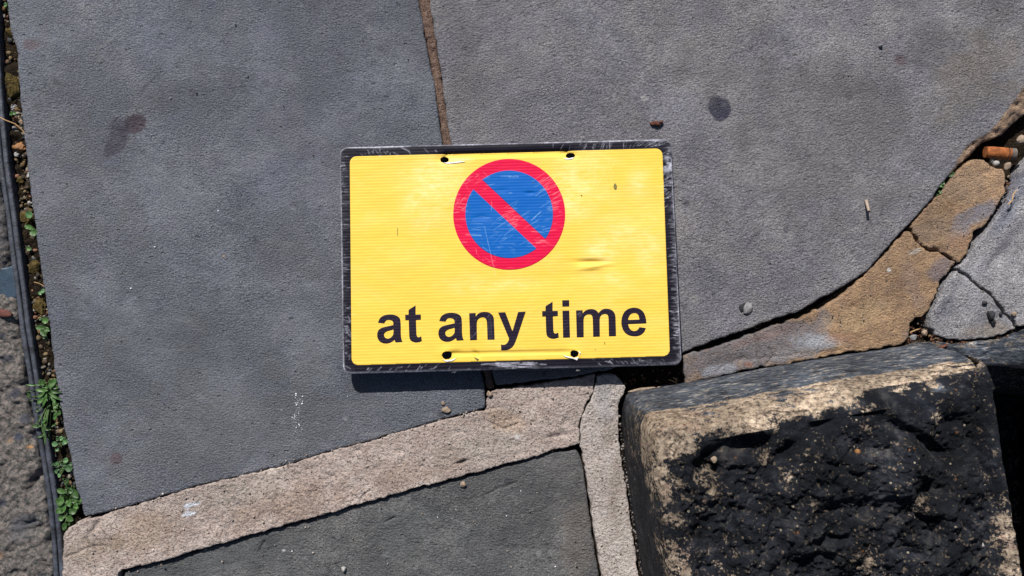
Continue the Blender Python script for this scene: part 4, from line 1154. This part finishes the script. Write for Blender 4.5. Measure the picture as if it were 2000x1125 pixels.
def stem_arr(p0, p1, r_):
    p0 = Vector(p0); p1 = Vector(p1)
    d = (p1 - p0).normalized(); s = d.orthogonal().normalized(); t = d.cross(s)
    V = []; k = 6; n = 6
    for i in range(n):
        u = i / (n - 1)
        c = p0.lerp(p1, u) + Vector((0, 0, math.sin(u * math.pi) * 0.0012))
        for j in range(k):
            a = j / k * 2 * math.pi
            V.append(c + (s * math.cos(a) + t * math.sin(a)) * r_ * (1 - 0.4 * u))
    F = []
    for i in range(n - 1):
        for j in range(k):
            F.append((i * k + j, i * k + (j + 1) % k, (i + 1) * k + (j + 1) % k, (i + 1) * k + j))
    return np.array([v_[:] for v_ in V]), np.array(F)


def weed(px, py, leaves, label, mat='leaf', zbase=-9, zt=1.0, seed=0):
    rs = random.Random(seed)
    x0, y0 = P(px, py)
    root = empty('weed', (x0, y0, zbase * MM), label=label, category='weed')
    lv = []; lf = []; off = 0; sv = []; sf = []; so = 0; sh = []
    more = []
    for (lx, ly, ln, wd, ang) in (leaves if len(leaves) > 3 else []):
        for _ in range(3):
            more.append((lx + rs.uniform(-9, 9), ly + rs.uniform(-10, 10), ln * rs.uniform(0.3, 0.75), wd * rs.uniform(0.4, 0.9), ang + rs.uniform(-120, 120), 1))
    leaves = [tuple(q) + (0,) for q in leaves] + more
    for (lx, ly, ln, wd, ang, low_) in leaves:
        z0 = zt + rs.uniform(-2, 1.0) - low_ * rs.uniform(1, 5); z1 = z0 + rs.uniform(-0.5, 1.8)
        v_, f_ = leaf_arr(lx, ly, ln, wd, ang, z0, z1, rs.uniform(0.1, 0.6))
        sh.append(np.full(len(v_), rs.uniform(0.45, 1.15) * (0.75 if low_ else 1))); lv.append(v_); lf.append(f_ + off); off += len(v_)
        x, y = P(lx, ly)
        v_, f_ = stem_arr((x0, y0, zbase * MM), (x, y, z0 * MM), 0.45 * MM)
        sv.append(v_); sf.append(f_ + so); so += len(v_)
    inv = Matrix.Translation(root.location).inverted()
    a = link('leaves', fill_mesh('leaves', np.vstack(lv), np.vstack(lf)), M[mat], root); a.matrix_parent_inverse = inv
    set_attr(a.data, 'shade', np.concatenate(sh))
    b = link('stems', fill_mesh('stems', np.vstack(sv), np.vstack(sf)), M['stem'], root); b.matrix_parent_inverse = inv
    return root


weed(50, 425, [(48, 424, 16, 15, 40)], 'single round green leaf on the flat mossy stone', 'leaf_pale', zt=-1, seed=1)
weed(58, 452, [(50, 440, 16, 9, -30), (56, 452, 15, 16, -10), (52, 447, 10, 8, 120)], 'pair of green leaves against the slab edge in mid gap', 'leaf', zt=-2, seed=2)
weed(48, 484, [(44, 486, 10, 9, 10)], 'tiny round leaf below the pair of leaves', 'leaf', zt=-4, seed=3)
weed(82, 640, [(82, 627, 15, 13, 10), (84, 642, 16, 11, 168), (80, 645, 17, 10, -40), (88, 650, 12, 10, 70), (86, 655, 10, 8, -80)], 'seedling with one pale round leaf above the grassy weed', 'leaf', zt=0, seed=4)
weed(72, 572, [(70, 574, 12, 8, 20), (78, 573, 10, 8, 60)], 'tiny sprout on the brown mossy stone', 'leaf_pale', zt=-3, seed=5)
gl = [(95, 762, 26, 7, 178), (93, 758, 20, 8, 150), (98, 758, 22, 12, 60), (96, 766, 30, 6, -30), (94, 768, 28, 6, -110), (90, 765, 20, 7, 215), (98, 764, 24, 6, -5), (88, 752, 14, 10, 130), (100, 772, 18, 7, -60), (86, 775, 18, 9, -130), (80, 752, 28, 3.5, 178),
      (105, 800, 14, 8, 70), (108, 806, 16, 7, -100), (112, 812, 12, 8, 60), (80, 832, 18, 7, 180), (82, 834, 24, 4, -60), (84, 828, 14, 6, 60), (88, 838, 16, 4, 0), (90, 842, 26, 5, -85), (78, 800, 10, 5, 200), (60, 775, 9, 6, 100)]
weed(92, 775, gl, 'largest bushy weed with grassy narrow leaves in the gap', 'leaf', zt=1.0, seed=6)
weed(118, 868, [(113, 868, 12, 11, 170), (120, 864, 13, 10, 10), (117, 862, 9, 8, 90), (112, 876, 8, 7, 230)], 'small clover seedling between the grassy weed and the broad one', 'leaf_pale', zt=-1, seed=7)
weed(122, 912, [(114, 910, 11, 12, 160), (128, 914, 15, 14, 0), (124, 906, 12, 10, 70), (112, 920, 9, 8, 200), (117, 924, 8, 7, -80), (108, 908, 7, 6, 150)], 'clover like seedling of round leaves just above the broad leaved weed', 'leaf_pale', zt=0, seed=8)
weed(132, 985, [(125, 968, 20, 14, -110), (128, 962, 18, 11, 160), (140, 955, 22, 14, -50), (132, 986, 26, 16, 215), (143, 980, 18, 15, 20), (134, 975, 14, 12, -60), (137, 1000, 15, 13, 20), (130, 1008, 16, 13, -30), (125, 1010, 13, 11, 200), (128, 1020, 16, 10, -100), (130, 946, 9, 8, 90), (146, 995, 12, 10, 60), (122, 1000, 12, 9, 120), (118, 975, 13, 10, -150), (135, 962, 10, 8, 30)],
     'broad leaved weed at the bottom corner of the left flagstone', 'leaf', zt=1, seed=9)
weed(10, 15, [(6, 12, 10, 7, 80), (12, 16, 9, 6, -20)], 'tiny green sprig at the top left corner', 'leaf', zt=-3, seed=10)
weed(16, 222, [(14, 224, 9, 7, 60), (18, 220, 8, 6, 10)], 'tiny yellow green sprig below the mossy yellow stone', 'leaf', zt=-4, seed=11)
weed(1858, 344, [(1854, 344, 13, 10, 35)], 'single green leaf in the curved gap, upper one', 'leaf', zt=-1.0, zbase=-18, seed=12)
weed(1838, 368, [(1834, 366, 9, 7, 60), (1838, 364, 9, 7, 20), (1842, 362, 9, 6, 70), (1832, 370, 8, 7, 150), (1836, 372, 7, 6, -60)], 'tiny clover cluster in the curved gap below the single leaf', 'leaf', zt=-1.5, zbase=-18, seed=13)
weed(1824, 379, [(1819, 379, 10, 8, 0)], 'lone round leaf at the lower end of the clover cluster', 'leaf_pale', zt=-2.5, zbase=-18, seed=14)

# ------------------------------------------------------------------ twigs, butt, stick
def tube(name, pts, r_, mat, parent=None, **props):
    V = []; k = 7
    pts = [Vector(p) for p in pts]
    for i, p in enumerate(pts):
        d = (pts[min(i + 1, len(pts) - 1)] - pts[max(i - 1, 0)]).normalized()
        s = d.cross(Vector((0, 0, 1))).normalized(); t = d.cross(s)
        rr = r_ * (1 - 0.3 * i / len(pts))
        for j in range(k):
            a = j / k * 2 * math.pi
            V.append((p + (s * math.cos(a) + t * math.sin(a)) * rr)[:])
    F = []
    n = len(pts)
    for i in range(n - 1):
        for j in range(k):
            F.append((i * k + j, i * k + (j + 1) % k, (i + 1) * k + (j + 1) % k, (i + 1) * k + j))
    return link(name, fill_mesh(name, np.array(V), np.array(F)), M[mat], parent, **props)


tube('twig', [(*P(-6, 227), -0.002), (*P(8, 234), -0.002), (*P(24, 240), -0.004), (*P(36, 252), -0.006), (*P(44, 268), -0.008)], 0.5 * MM, 'straw', label='thin dry twig lying across the gap at the top left', category='twig')
tube('straw', [(*P(60, 551), -0.005), (*P(70, 553), -0.004), (*P(80, 559), -0.005)], 0.3 * MM, 'straw', label='fine straw beside the white scrap in the gap', category='straw')
tube('straw', [(*P(1308, 742), -0.003), (*P(1318, 746), -0.001), (*P(1326, 752), -0.003)], 0.4 * MM, 'straw', label='short straw at the end of the sign shadow by the block', category='straw')
tube('straw', [(*P(1316, 738), -0.003), (*P(1322, 742), -0.001), (*P(1322, 748), -0.003)], 0.35 * MM, 'straw', label='second shorter straw crossing the first near the sign corner', category='straw')
tube('straw', [(*P(1782, 650), -0.004), (*P(1790, 645), -0.002), (*P(1800, 643), -0.004)], 0.5 * MM, 'straw', label='curved straw in the hole between ochre and pale stones', category='straw')
tube('grass_stem', [(*P(1965, 400), 0.003), (*P(1972, 392), 0.004), (*P(1975, 380), 0.003), (*P(1982, 372), 0.003)], 0.5 * MM, 'straw', label='dry grass stem curled on the pale stone below the butt', category='grass stem')

butt = empty('cigarette_butt', (*P(1956, 298), -1.5 * MM), label='orange cork cigarette butt in the hole at the right edge', category='cigarette butt')


def cyl(name, x0, x1, r_, mat, parent, seed, squash=0.85, cap=True):
    n, k = 24, 40
    V = []
    for i in range(n):
        u = i / (n - 1); x = x0 + (x1 - x0) * u
        for j in range(k):
            a = j / k * 2 * math.pi
            V.append((x, math.cos(a) * r_, math.sin(a) * r_ * squash))
    V = np.array(V)
    d = fbm(V[:, 0], V[:, 1], V[:, 2], 160, 3, seed)
    V[:, 1:] *= (1 + 0.10 * d)[:, None]
    F = []
    for i in range(n - 1):
        for j in range(k):
            F.append((i * k + j, i * k + (j + 1) % k, (i + 1) * k + (j + 1) % k, (i + 1) * k + j))
    V = list(map(tuple, V))
    for e in (0, n - 1):
        c = len(V); V.append((x0 if e == 0 else x1, 0, 0))
        for j in range(0, k):
            F.append((c, e * k + j, e * k + (j + 1) % k, c))
    me = bpy.data.meshes.new(name)
    me.from_pydata(V, [], [tuple(dict.fromkeys(f)) for f in F])
    me.polygons.foreach_set('use_smooth', [len(p.vertices) == 4 for p in me.polygons])
    return link(name, me, M[mat], parent)


cyl('filter_paper', -12 * MM, 7.6 * MM, 4.4 * MM, 'cork', butt, 3)
cyl('burnt_ring', 5.2 * MM, 5.6 * MM, 4.75 * MM, 'black_lump', butt, 3, 0.80)
cyl('filter_tip', 7.6 * MM, 11.6 * MM, 4.2 * MM, 'tip', butt, 3)
butt.rotation_euler = (0, 0, R(-3.5))

n_, k_ = 8, 12
stk = tube('paper_stick', [(*P(1690, 392), 1.8 * MM), (*P(1690, 397), 2.9 * MM), (*P(1690, 403), 4.3 * MM), (*P(1690, 409), 5.7 * MM), (*P(1690, 414), 7.0 * MM)], 1.35 * MM, 'stick', label='short pinkish white stick tilted up on the warm grey flagstone', category='stick')

# ------------------------------------------------------------------ the sign
TH = 4.5 * MM


def sign_plane(X, Y):
    return 6.0 * MM + (0.1165 - Y) * 0.058


def Psign(px, py):
    x, y = P(px, py)
    z = 0.01
    for _ in range(8):
        k = (CAM_H - z) / CAM_H
        z = float(sign_plane(x * k, y * k))
    k = (CAM_H - z) / CAM_H
    return (x * k, y * k)


def PS(pts):
    return np.array([Psign(p[0], p[1]) for p in pts])


def line_dent(X, Y, a, b, w, dep):
    pa = np.array([Psign(*a), Psign(*b)])
    d, nx, ny = nearest([pa], X, Y, closed=False)
    s = np.sign(Y - ny)
    return -dep * MM * np.exp(-(d / (w * PX)) ** 2)


def pt_dent(X, Y, px, py, rx, ry, ang, dep):
    cx, cy = Psign(px, py); a = R(ang)
    dx = X - cx; dy = Y - cy
    u = (dx * math.cos(a) + dy * math.sin(a)) / (rx * PX); v_ = (-dx * math.sin(a) + dy * math.cos(a)) / (ry * PX)
    return -dep * MM * np.exp(-(u * u + v_ * v_))


def sign_z(X, Y):
    z = sign_plane(X, Y) + fbm(X, Y, 0, 9, 2, 401) * 0.5 * MM
    # creases pulled by the fixing strap between the holes
    z = z + line_dent(X, Y, (872, 303), (1108, 297), 5, 2.3)
    z = z + line_dent(X, Y, (880, 691), (1118, 687), 4, 1.0)
    z = z + pt_dent(X, Y, 868, 308, 14, 9, 0, 1.3) + pt_dent(X, Y, 1110, 302, 16, 9, 0, 1.3) + pt_dent(X, Y, 1120, 690, 13, 11, 0, -1.1) + pt_dent(X, Y, 874, 688, 14, 10, 0, -0.9) + pt_dent(X, Y, 888, 690, 14, 6, 0, 1.0)
    z = z + pt_dent(X, Y, 1155, 511, 26, 4, 0, 2.0) + pt_dent(X, Y, 1160, 521, 28, 5, 8, -1.3) + pt_dent(X, Y, 1180, 520, 16, 4, 0, 0.5)
    z = z + pt_dent(X, Y, 930, 691, 8, 4, -40, 1.2) + pt_dent(X, Y, 1035, 377, 10, 3, 0, 0.7) + pt_dent(X, Y, 980, 372, 12, 4, 0, 0.3) + pt_dent(X, Y, 940, 424, 14, 5, 0, 0.5)
    z = z + pt_dent(X, Y, 1250, 400, 60, 30, 10, 0.3) + pt_dent(X, Y, 760, 520, 70, 40, 10, -0.3)
    return z


def rrect(quad, r_, n=8):
    q = [np.array(p, float) for p in quad]
    out = []
    for i in range(4):
        p = q[i]; a = q[i - 1] - p; b = q[(i + 1) % 4] - p
        a /= np.linalg.norm(a); b /= np.linalg.norm(b)
        c = p + (a + b) * r_
        for k in range(n + 1):
            t = k / n * math.pi / 2
            out.append(c - b * r_ * math.cos(t) - a * r_ * math.sin(t))
    return out


def ell(cx, cy, rx, ry, n=28, seed=0, rgh=0.1):
    rs = random.Random(seed)
    return [(cx + rx * math.cos(2 * math.pi * i / n) * (1 + rgh * rs.uniform(-1, 1)), cy + ry * math.sin(2 * math.pi * i / n) * (1 + rgh * rs.uniform(-1, 1))) for i in range(n)]


holes = [PS(ell(868, 312, 8.5, 6.0, seed=1)), PS(ell(1114, 304, 9.0, 5.5, seed=2)), PS(ell(873, 694, 9.5, 8.0, seed=3)), PS(ell(1122, 691, 8.0, 7.0, seed=4))]
sgn = empty('no_waiting_sign', (*P(1000, 500), 0.004), label='yellow plastic no waiting sign with scuffed black border lying on the flagstones', category='sign')
inv = Matrix.Translation(sgn.location).inverted()


SCR = []


def scr(x, y, ln, ang, w=0.25, a=0.7):
    SCR.append((x, y, ln, ang, w, a))


_r = random.Random(99)
# (centre, spread, count, main direction, spread of direction, length, width mm, strength)
for (cx, cy, sx, sy, n_s, an, da, ln, w, a_) in (
        (1065, 365, 26, 26, 26, 32, 14, 26, 0.20, 0.55), (1080, 420, 16, 34, 26, 8, 14, 18, 0.18, 0.5), (1000, 420, 60, 50, 26, 30, 16, 26, 0.16, 0.45), (900, 400, 16, 40, 30, 5, 25, 12, 0.20, 0.5), (920, 350, 26, 14, 18, 20, 40, 14, 0.20, 0.45),
        (960, 490, 40, 20, 14, -40, 50, 12, 0.18, 0.45), (1000, 420, 20, 20, 22, 15, 20, 20, 0.16, 0.5), (1060, 475, 22, 8, 12, -8, 10, 20, 0.2, 0.5), (995, 345, 16, 3, 6, 0, 3, 20, 0.25, 0.6), (960, 445, 50, 30, 20, 0, 6, 22, 0.14, 0.35),
        (1300, 350, 8, 50, 40, 25, 25, 14, 0.22, 0.6), (1317, 480, 7, 190, 130, 2, 5, 15, 0.20, 0.38), (1324, 600, 5, 110, 60, 0, 6, 9, 0.25, 0.65), (1306, 320, 6, 30, 20, 0, 8, 12, 0.3, 0.8),
        (674, 430, 6, 150, 70, 0, 5, 13, 0.20, 0.26), (668, 330, 4, 40, 22, 30, 40, 9, 0.2, 0.6), (678, 650, 7, 50, 40, -20, 50, 12, 0.22, 0.45), (1170, 283, 80, 6, 30, 70, 20, 13, 0.18, 0.36), (1270, 280, 30, 6, 16, 20, 20, 24, 0.2, 0.45), (760, 298, 90, 5, 20, -50, 40, 9, 0.18, 0.40),
        (800, 720, 100, 6, 24, 45, 30, 10, 0.2, 0.45), (1010, 712, 50, 5, 30, 0, 4, 26, 0.3, 0.7), (1230, 706, 90, 6, 30, -30, 40, 10, 0.18, 0.4), (770, 635, 30, 20, 16, 30, 40, 6, 0.2, 0.3), (930, 640, 60, 24, 24, 50, 20, 10, 0.18, 0.35), (1150, 630, 80, 24, 30, 20, 30, 7, 0.2, 0.3),
        (990, 500, 300, 180, 60, 5, 60, 30, 0.14, 0.16), (840, 380, 60, 50, 16, 60, 20, 40, 0.15, 0.3), (1170, 330, 40, 40, 14, 80, 20, 40, 0.15, 0.3)):
    for _ in range(n_s):
        scr(cx + _r.gauss(0, 0.55) * sx, cy + _r.gauss(0, 0.55) * sy, ln * _r.uniform(0.3, 1.3), an + _r.gauss(0, 0.6) * da, w * _r.uniform(0.7, 1.3), a_ * _r.uniform(0.4, 1.3))
for q in ((957, 490, 100, -77, 0.22, 0.5), (925, 459, 30, -3, 0.35, 0.7), (960, 402, 20, 90, 0.2, 0.5), (1047, 422, 26, 42, 0.3, 0.8), (1080, 390, 60, 32, 0.2, 0.5), (1050, 453, 26, -5, 0.3, 0.6), (928, 652, 20, 47, 0.3, 0.8), (953, 618, 18, 47, 0.25, 0.6), (959, 640, 50, -88, 0.5, 0.25), (1131, 612, 10, 40, 0.35, 0.9), (1134, 616, 8, 45, 0.3, 0.7), (955, 640, 60, -89, 0.25, 0.3), (790, 291, 22, -25, 0.3, 0.6), (742, 290, 14, 88, 0.3, 0.5)):
    scr(*q)


def scratch_attr(X, Y, D):
    out = np.zeros(len(X))
    for (px, py, ln, ang, w, a_) in SCR:
        ca, sa_ = math.cos(R(ang)), -math.sin(R(ang))
        ax, ay = Psign(px - ca * ln / 2, py - sa_ * ln / 2); bx, by = Psign(px + ca * ln / 2, py + sa_ * ln / 2)
        m = (X > min(ax, bx) - 0.0015) & (X < max(ax, bx) + 0.0015) & (Y > min(ay, by) - 0.0015) & (Y < max(ay, by) + 0.0015)
        if not m.any():
            continue
        x = X[m]; y = Y[m]
        dx, dy = bx - ax, by - ay; L2 = dx * dx + dy * dy
        t = np.clip(((x - ax) * dx + (y - ay) * dy) / L2, 0, 1)
        d = np.hypot(x - ax - t * dx, y - ay - t * dy) / MM
        v_ = a_ * np.exp(-(d / max(w, 0.2)) ** 2) * (0.5 + 0.5 * np.sin(math.pi * t) ** 0.5)
        out[m] = np.maximum(out[m], v_)
    return out


def rim_attr(X, Y, D):
    e, _, _ = nearest([outer_pl], X, Y)
    e = e / MM
    nz = fbm(X, Y, 0, 160, 4, 417); n2 = fbm(X, Y, 2, 30, 3, 419); n3 = fbm(X * 0.25, Y, 4, 520, 3, 423)
    px = X / PX + 1000; py = 562.5 - Y / PX
    rim = np.exp(-(e / (0.62 + 0.5 * np.clip(n2 + 0.3, 0, 1))) ** 2) * np.clip(0.85 + 0.8 * n2 + 0.5 * nz, 0.25, 1)
    hr = 0.6 * np.exp(-(((px - 1305) / 12) ** 2 + ((py - 322) / 26) ** 2)) + 0.45 * np.exp(-(((px - 1010) / 40) ** 2 + ((py - 716) / 7) ** 2)) + 0.22 * (px > 1250) * np.exp(-(e / 3.2) ** 2) + 0.05 * (px < 700) * np.exp(-(e / 4) ** 2)
    smear = np.clip(hr * (0.30 + 1.8 * n3 + 0.6 * nz), 0, 1)
    return np.clip(np.maximum.reduce([rim, smear, scratch_attr(X, Y, D)]), 0, 1)


def sp(name, polys, s, lift, mat, parent=sgn, attrs=None, thick=None, **props):
    if thick:
        base = lambda X, Y: sign_z(X, Y) - TH
    else:
        base = lambda X, Y: sign_z(X, Y) - 0.15 * MM

    def zf(X, Y, D):
        z = sign_z(X, Y) + lift * MM
        if thick:
            t = np.clip(1 - D / (1.3 * MM), 0, 1)
            z = z - 1.0 * MM * (1 - np.sqrt(np.clip(1 - t * t, 0, 1)))
        return z
    attrs = dict(attrs or {})
    attrs.setdefault('scratch', scratch_attr)
    o = patch(name, polys, s, zf, base, mat, None, None, attrs, bottom=bool(thick), **props)
    o.parent = parent
    o.matrix_parent_inverse = inv
    return o


outer_q = PS(rrect([(663.5, 288), (1311, 271.5), (1332, 713), (670, 731)], 15))
outer_pl = resample(outer_q, 1 * MM)


def fade_attr(X, Y, D):
    f = np.zeros(len(X))
    for (px, py, rx, ry, a) in ((850, 350, 60, 45, 0.8), (835, 425, 40, 25, 0.6), (870, 320, 30, 10, 0.7), (1130, 350, 50, 60, 0.6), (1120, 400, 40, 30, 0.7), (1210, 460, 60, 40, 0.6), (1170, 490, 30, 25, 0.8), (1245, 360, 20, 30, 0.5), (1185, 545, 50, 16, 0.5), (800, 400, 20, 30, 0.5), (1000, 555, 60, 14, 0.4), (895, 312, 26, 4, 1.0), (850, 320, 30, 5, 0.8), (1130, 315, 60, 10, 0.5), (1265, 480, 30, 60, 0.5), (930, 560, 50, 20, 0.4)):
        cx, cy = Psign(px, py)
        f = np.maximum(f, a * np.exp(-(((X - cx) / (rx * PX)) ** 2 + ((Y - cy) / (ry * PX)) ** 2)))
    return np.clip(f * (1 + 0.9 * fbm(X, Y, 0, 90, 4, 409)), 0, 1)


sp('board', [outer_q] + holes, 0.6 * MM, 0.0, M['border'], thick=True, attrs={'scratch': rim_attr})
face = sp('yellow_panel', [PS(rrect([(683.3, 306), (1293.5, 290), (1308.5, 695.5), (687, 713.5)], 13))] + holes, 0.55 * MM, 0.12, M['yellow'], attrs={'fade': fade_attr})
CXs, CYs = 994.5, 418.7
red_out = PS([(CXs + 109.3 * math.cos(t), CYs + 108.3 * math.sin(t)) for t in np.linspace(0, 2 * math.pi, 120, endpoint=False)])
ring = sp('red_ring', [red_out], 0.38 * MM, 0.22, M['red'])
ring['label'] = 'red ring with diagonal bar'


def seg(a, b, r0=85.6, n=60):
    t0 = math.atan2(a[1] - CYs, a[0] - CXs); t1 = math.atan2(b[1] - CYs, b[0] - CXs)
    if t1 < t0:
        t1 += 2 * math.pi
    return PS([(CXs + r0 * math.cos(t), CYs + r0 * math.sin(t)) for t in np.linspace(t0, t1, n)])


z5 = lambda x, y: (870 + x / 4.688, 300 + y / 4.688)
sp('blue_field', [seg(z5(335, 238), z5(910, 780))], 0.38 * MM, 0.30, M['blue'])
sp('blue_field', [seg(z5(830, 865), z5(258, 328))], 0.38 * MM, 0.30, M['blue'])

A, Bz, Cz, Dz = (10.225, 725, 585), (9.375, 845, 585), (11.25, 1050, 575), (11.247, 1110, 580)
ga = [(135, 465, 1), (175, 375), (240, 325), (330, 300), (440, 302), (530, 335), (575, 385), (588, 460), (592, 560), (592, 660), (597, 740), (608, 800), (628, 848, 1), (490, 858, 1), (478, 835), (470, 805, 1), (430, 835), (370, 868), (300, 880), (225, 868), (160, 825), (125, 755), (122, 680), (145, 615), (200, 570), (280, 545), (370, 525), (442, 508, 1), (440, 460), (415, 422), (360, 408), (310, 415), (280, 445), (265, 478, 1)]
gai = [(445, 598, 1), (380, 618), (310, 640), (270, 670), (258, 705), (275, 755), (325, 780), (380, 765), (425, 725), (443, 680)]
gt = [(748, 205, 1), (888, 115, 1), (888, 300, 1), (992, 298, 1), (994, 404, 1), (895, 412, 1), (905, 700, 1), (925, 745), (960, 750), (1000, 730, 1), (1012, 832, 1), (960, 850), (880, 858), (800, 825), (765, 760), (755, 600, 1), (750, 412, 1), (682, 415, 1), (678, 305, 1), (746, 302, 1)]
gn = [(668, 250, 1), (788, 245, 1), (790, 310, 1), (830, 262), (880, 235), (950, 225), (1030, 237), (1085, 275), (1118, 335), (1125, 430, 1), (1135, 735, 1), (1005, 738, 1), (995, 440, 1), (985, 380), (955, 335), (905, 328), (855, 345), (820, 385), (808, 450, 1), (812, 742, 1), (685, 748, 1)]
gy = [(1198, 238, 1), (1330, 232, 1), (1462, 580, 1), (1565, 228, 1), (1705, 220, 1), (1545, 700, 1), (1510, 790), (1470, 860), (1400, 912), (1330, 930), (1255, 932, 1), (1250, 825, 1), (1310, 828), (1360, 800), (1390, 750), (1398, 715, 1)]
gi1 = [(540, 128, 1), (693, 125, 1), (695, 266, 1), (543, 270, 1)]
gi2 = [(545, 358, 1), (695, 355, 1), (712, 948, 1), (560, 953, 1)]
gm = [(168, 295, 1), (312, 290, 1), (315, 360, 1), (360, 310), (420, 278), (500, 264), (580, 278), (630, 310), (662, 355, 1), (710, 300), (770, 265), (850, 258), (930, 275), (990, 320), (1025, 380), (1037, 450, 1), (1048, 860, 1), (890, 865, 1), (882, 480, 1), (870, 410), (840, 380), (790, 375), (735, 395), (700, 440), (688, 500, 1), (692, 872, 1), (545, 876, 1), (535, 480, 1), (520, 415), (490, 388), (440, 385), (390, 400), (350, 440), (335, 500, 1), (338, 885, 1), (185, 888, 1)]
ge = [(1715, 582, 1), (1312, 598, 1), (1335, 670), (1375, 725), (1440, 747), (1500, 735), (1540, 700), (1558, 662, 1), (1705, 682, 1), (1665, 770), (1600, 830), (1520, 860), (1440, 865), (1350, 850), (1260, 800), (1200, 720), (1168, 620), (1165, 520), (1185, 420), (1230, 330), (1310, 265), (1420, 235), (1520, 245), (1610, 290), (1670, 370), (1705, 480)]
gei = [(1312, 505, 1), (1330, 440), (1370, 380), (1440, 355), (1500, 365), (1540, 410), (1560, 495, 1)]


def glyph(paths, tr, dx=0, dy=0, label=''):
    s, ox, oy = tr
    polys = []
    for g in paths:
        c = catmull(g)
        polys.append(PS([(ox + x / s + dx, oy + y / s + dy) for x, y in c]))
    o = sp('letter', polys, 0.30 * MM, 0.22, M['ink'])
    o['label'] = label


glyph([ga, gai], A, label='letter a, first of the sign')
glyph([gt], A, label='letter t of the first word')
glyph([ga, gai], A, 119.5, -3.4, label='letter a of the second word')
glyph([gn], Bz, label='letter n')
glyph([gy], Bz, label='letter y')
glyph([gt], A, 267.4, -7.2, label='letter t of the third word')
glyph([gi1, gi2], Cz, label='letter i')
glyph([gm], Dz, label='letter m')
glyph([ge, gei], Dz, label='letter e')

# scuffs: torn pale lips at the holes, small gouges
def shard(name, pts, lift, mat):
    return sp(name, [PS(pts)], 0.4 * MM, lift, mat)


M['torn'] = simple('torn_plastic', (0.72, 0.68, 0.62), 0.5, 0.4, 0.2, 300, 0.0004)
M['gouge'] = simple('gouge', (0.13, 0.11, 0.03), 0.7, 0.3, 0.4, 300, 0.0004)
shard('torn_lip', [(862, 701), (872, 704), (883, 702), (893, 699), (884, 705), (872, 707)], 0.5, M['torn'])
shard('torn_lip', [(1098, 693), (1113, 697), (1122, 699), (1131, 697), (1134, 688), (1129, 684), (1133, 693), (1127, 704), (1120, 701), (1106, 698)], 0.7, M['torn'])
shard('torn_lip', [(864, 318), (880, 317), (900, 315), (912, 316), (890, 319), (874, 320)], 0.5, M['torn'])
shard('torn_lip', [(1100, 309), (1112, 309), (1122, 307), (1118, 311), (1106, 312)], 0.5, M['torn'])
shard('gouge_mark', [(1199, 359), (1202, 358), (1205, 363), (1204, 370), (1201, 371), (1198, 366)], 0.3, M['gouge'])
shard('gouge_mark', [(925, 697), (932, 700), (936, 701), (933, 705), (928, 701)], 0.3, M['gouge'])
shard('gouge_mark', [(1180, 668), (1181.5, 668), (1182, 672), (1180.5, 673)], 0.3, M['gouge'])
shard('gouge_mark', [(776, 445), (777, 445), (777, 460), (776, 460)], 0.3, M['gouge'])

# look-alikes share a group
GR_NAMES = {'flagstone': 'flagstones of the pavement', 'broken stone': 'broken stones along the curved gap', 'stone block': 'dark stone blocks at the lower right', 'pebble': 'loose pebbles and chips', 'mossy stone': 'mossy stones in the left gap',
            'weed': 'weeds growing in the gaps', 'stone': 'small stones bedded in the black block', 'crumb': 'loose crumbs', 'lump': 'small lumps lying on the stones', 'leaf crumb': 'dead leaf crumbs above the sign', 'chip': 'rusty flakes on the ledge', 'mortar fragment': 'mortar fragments behind the block', 'straw': 'dry straws'}
for o in COL.objects:
    if o.parent is None and o.get('category') in GR_NAMES:
        o['group'] = GR_NAMES[o['category']]
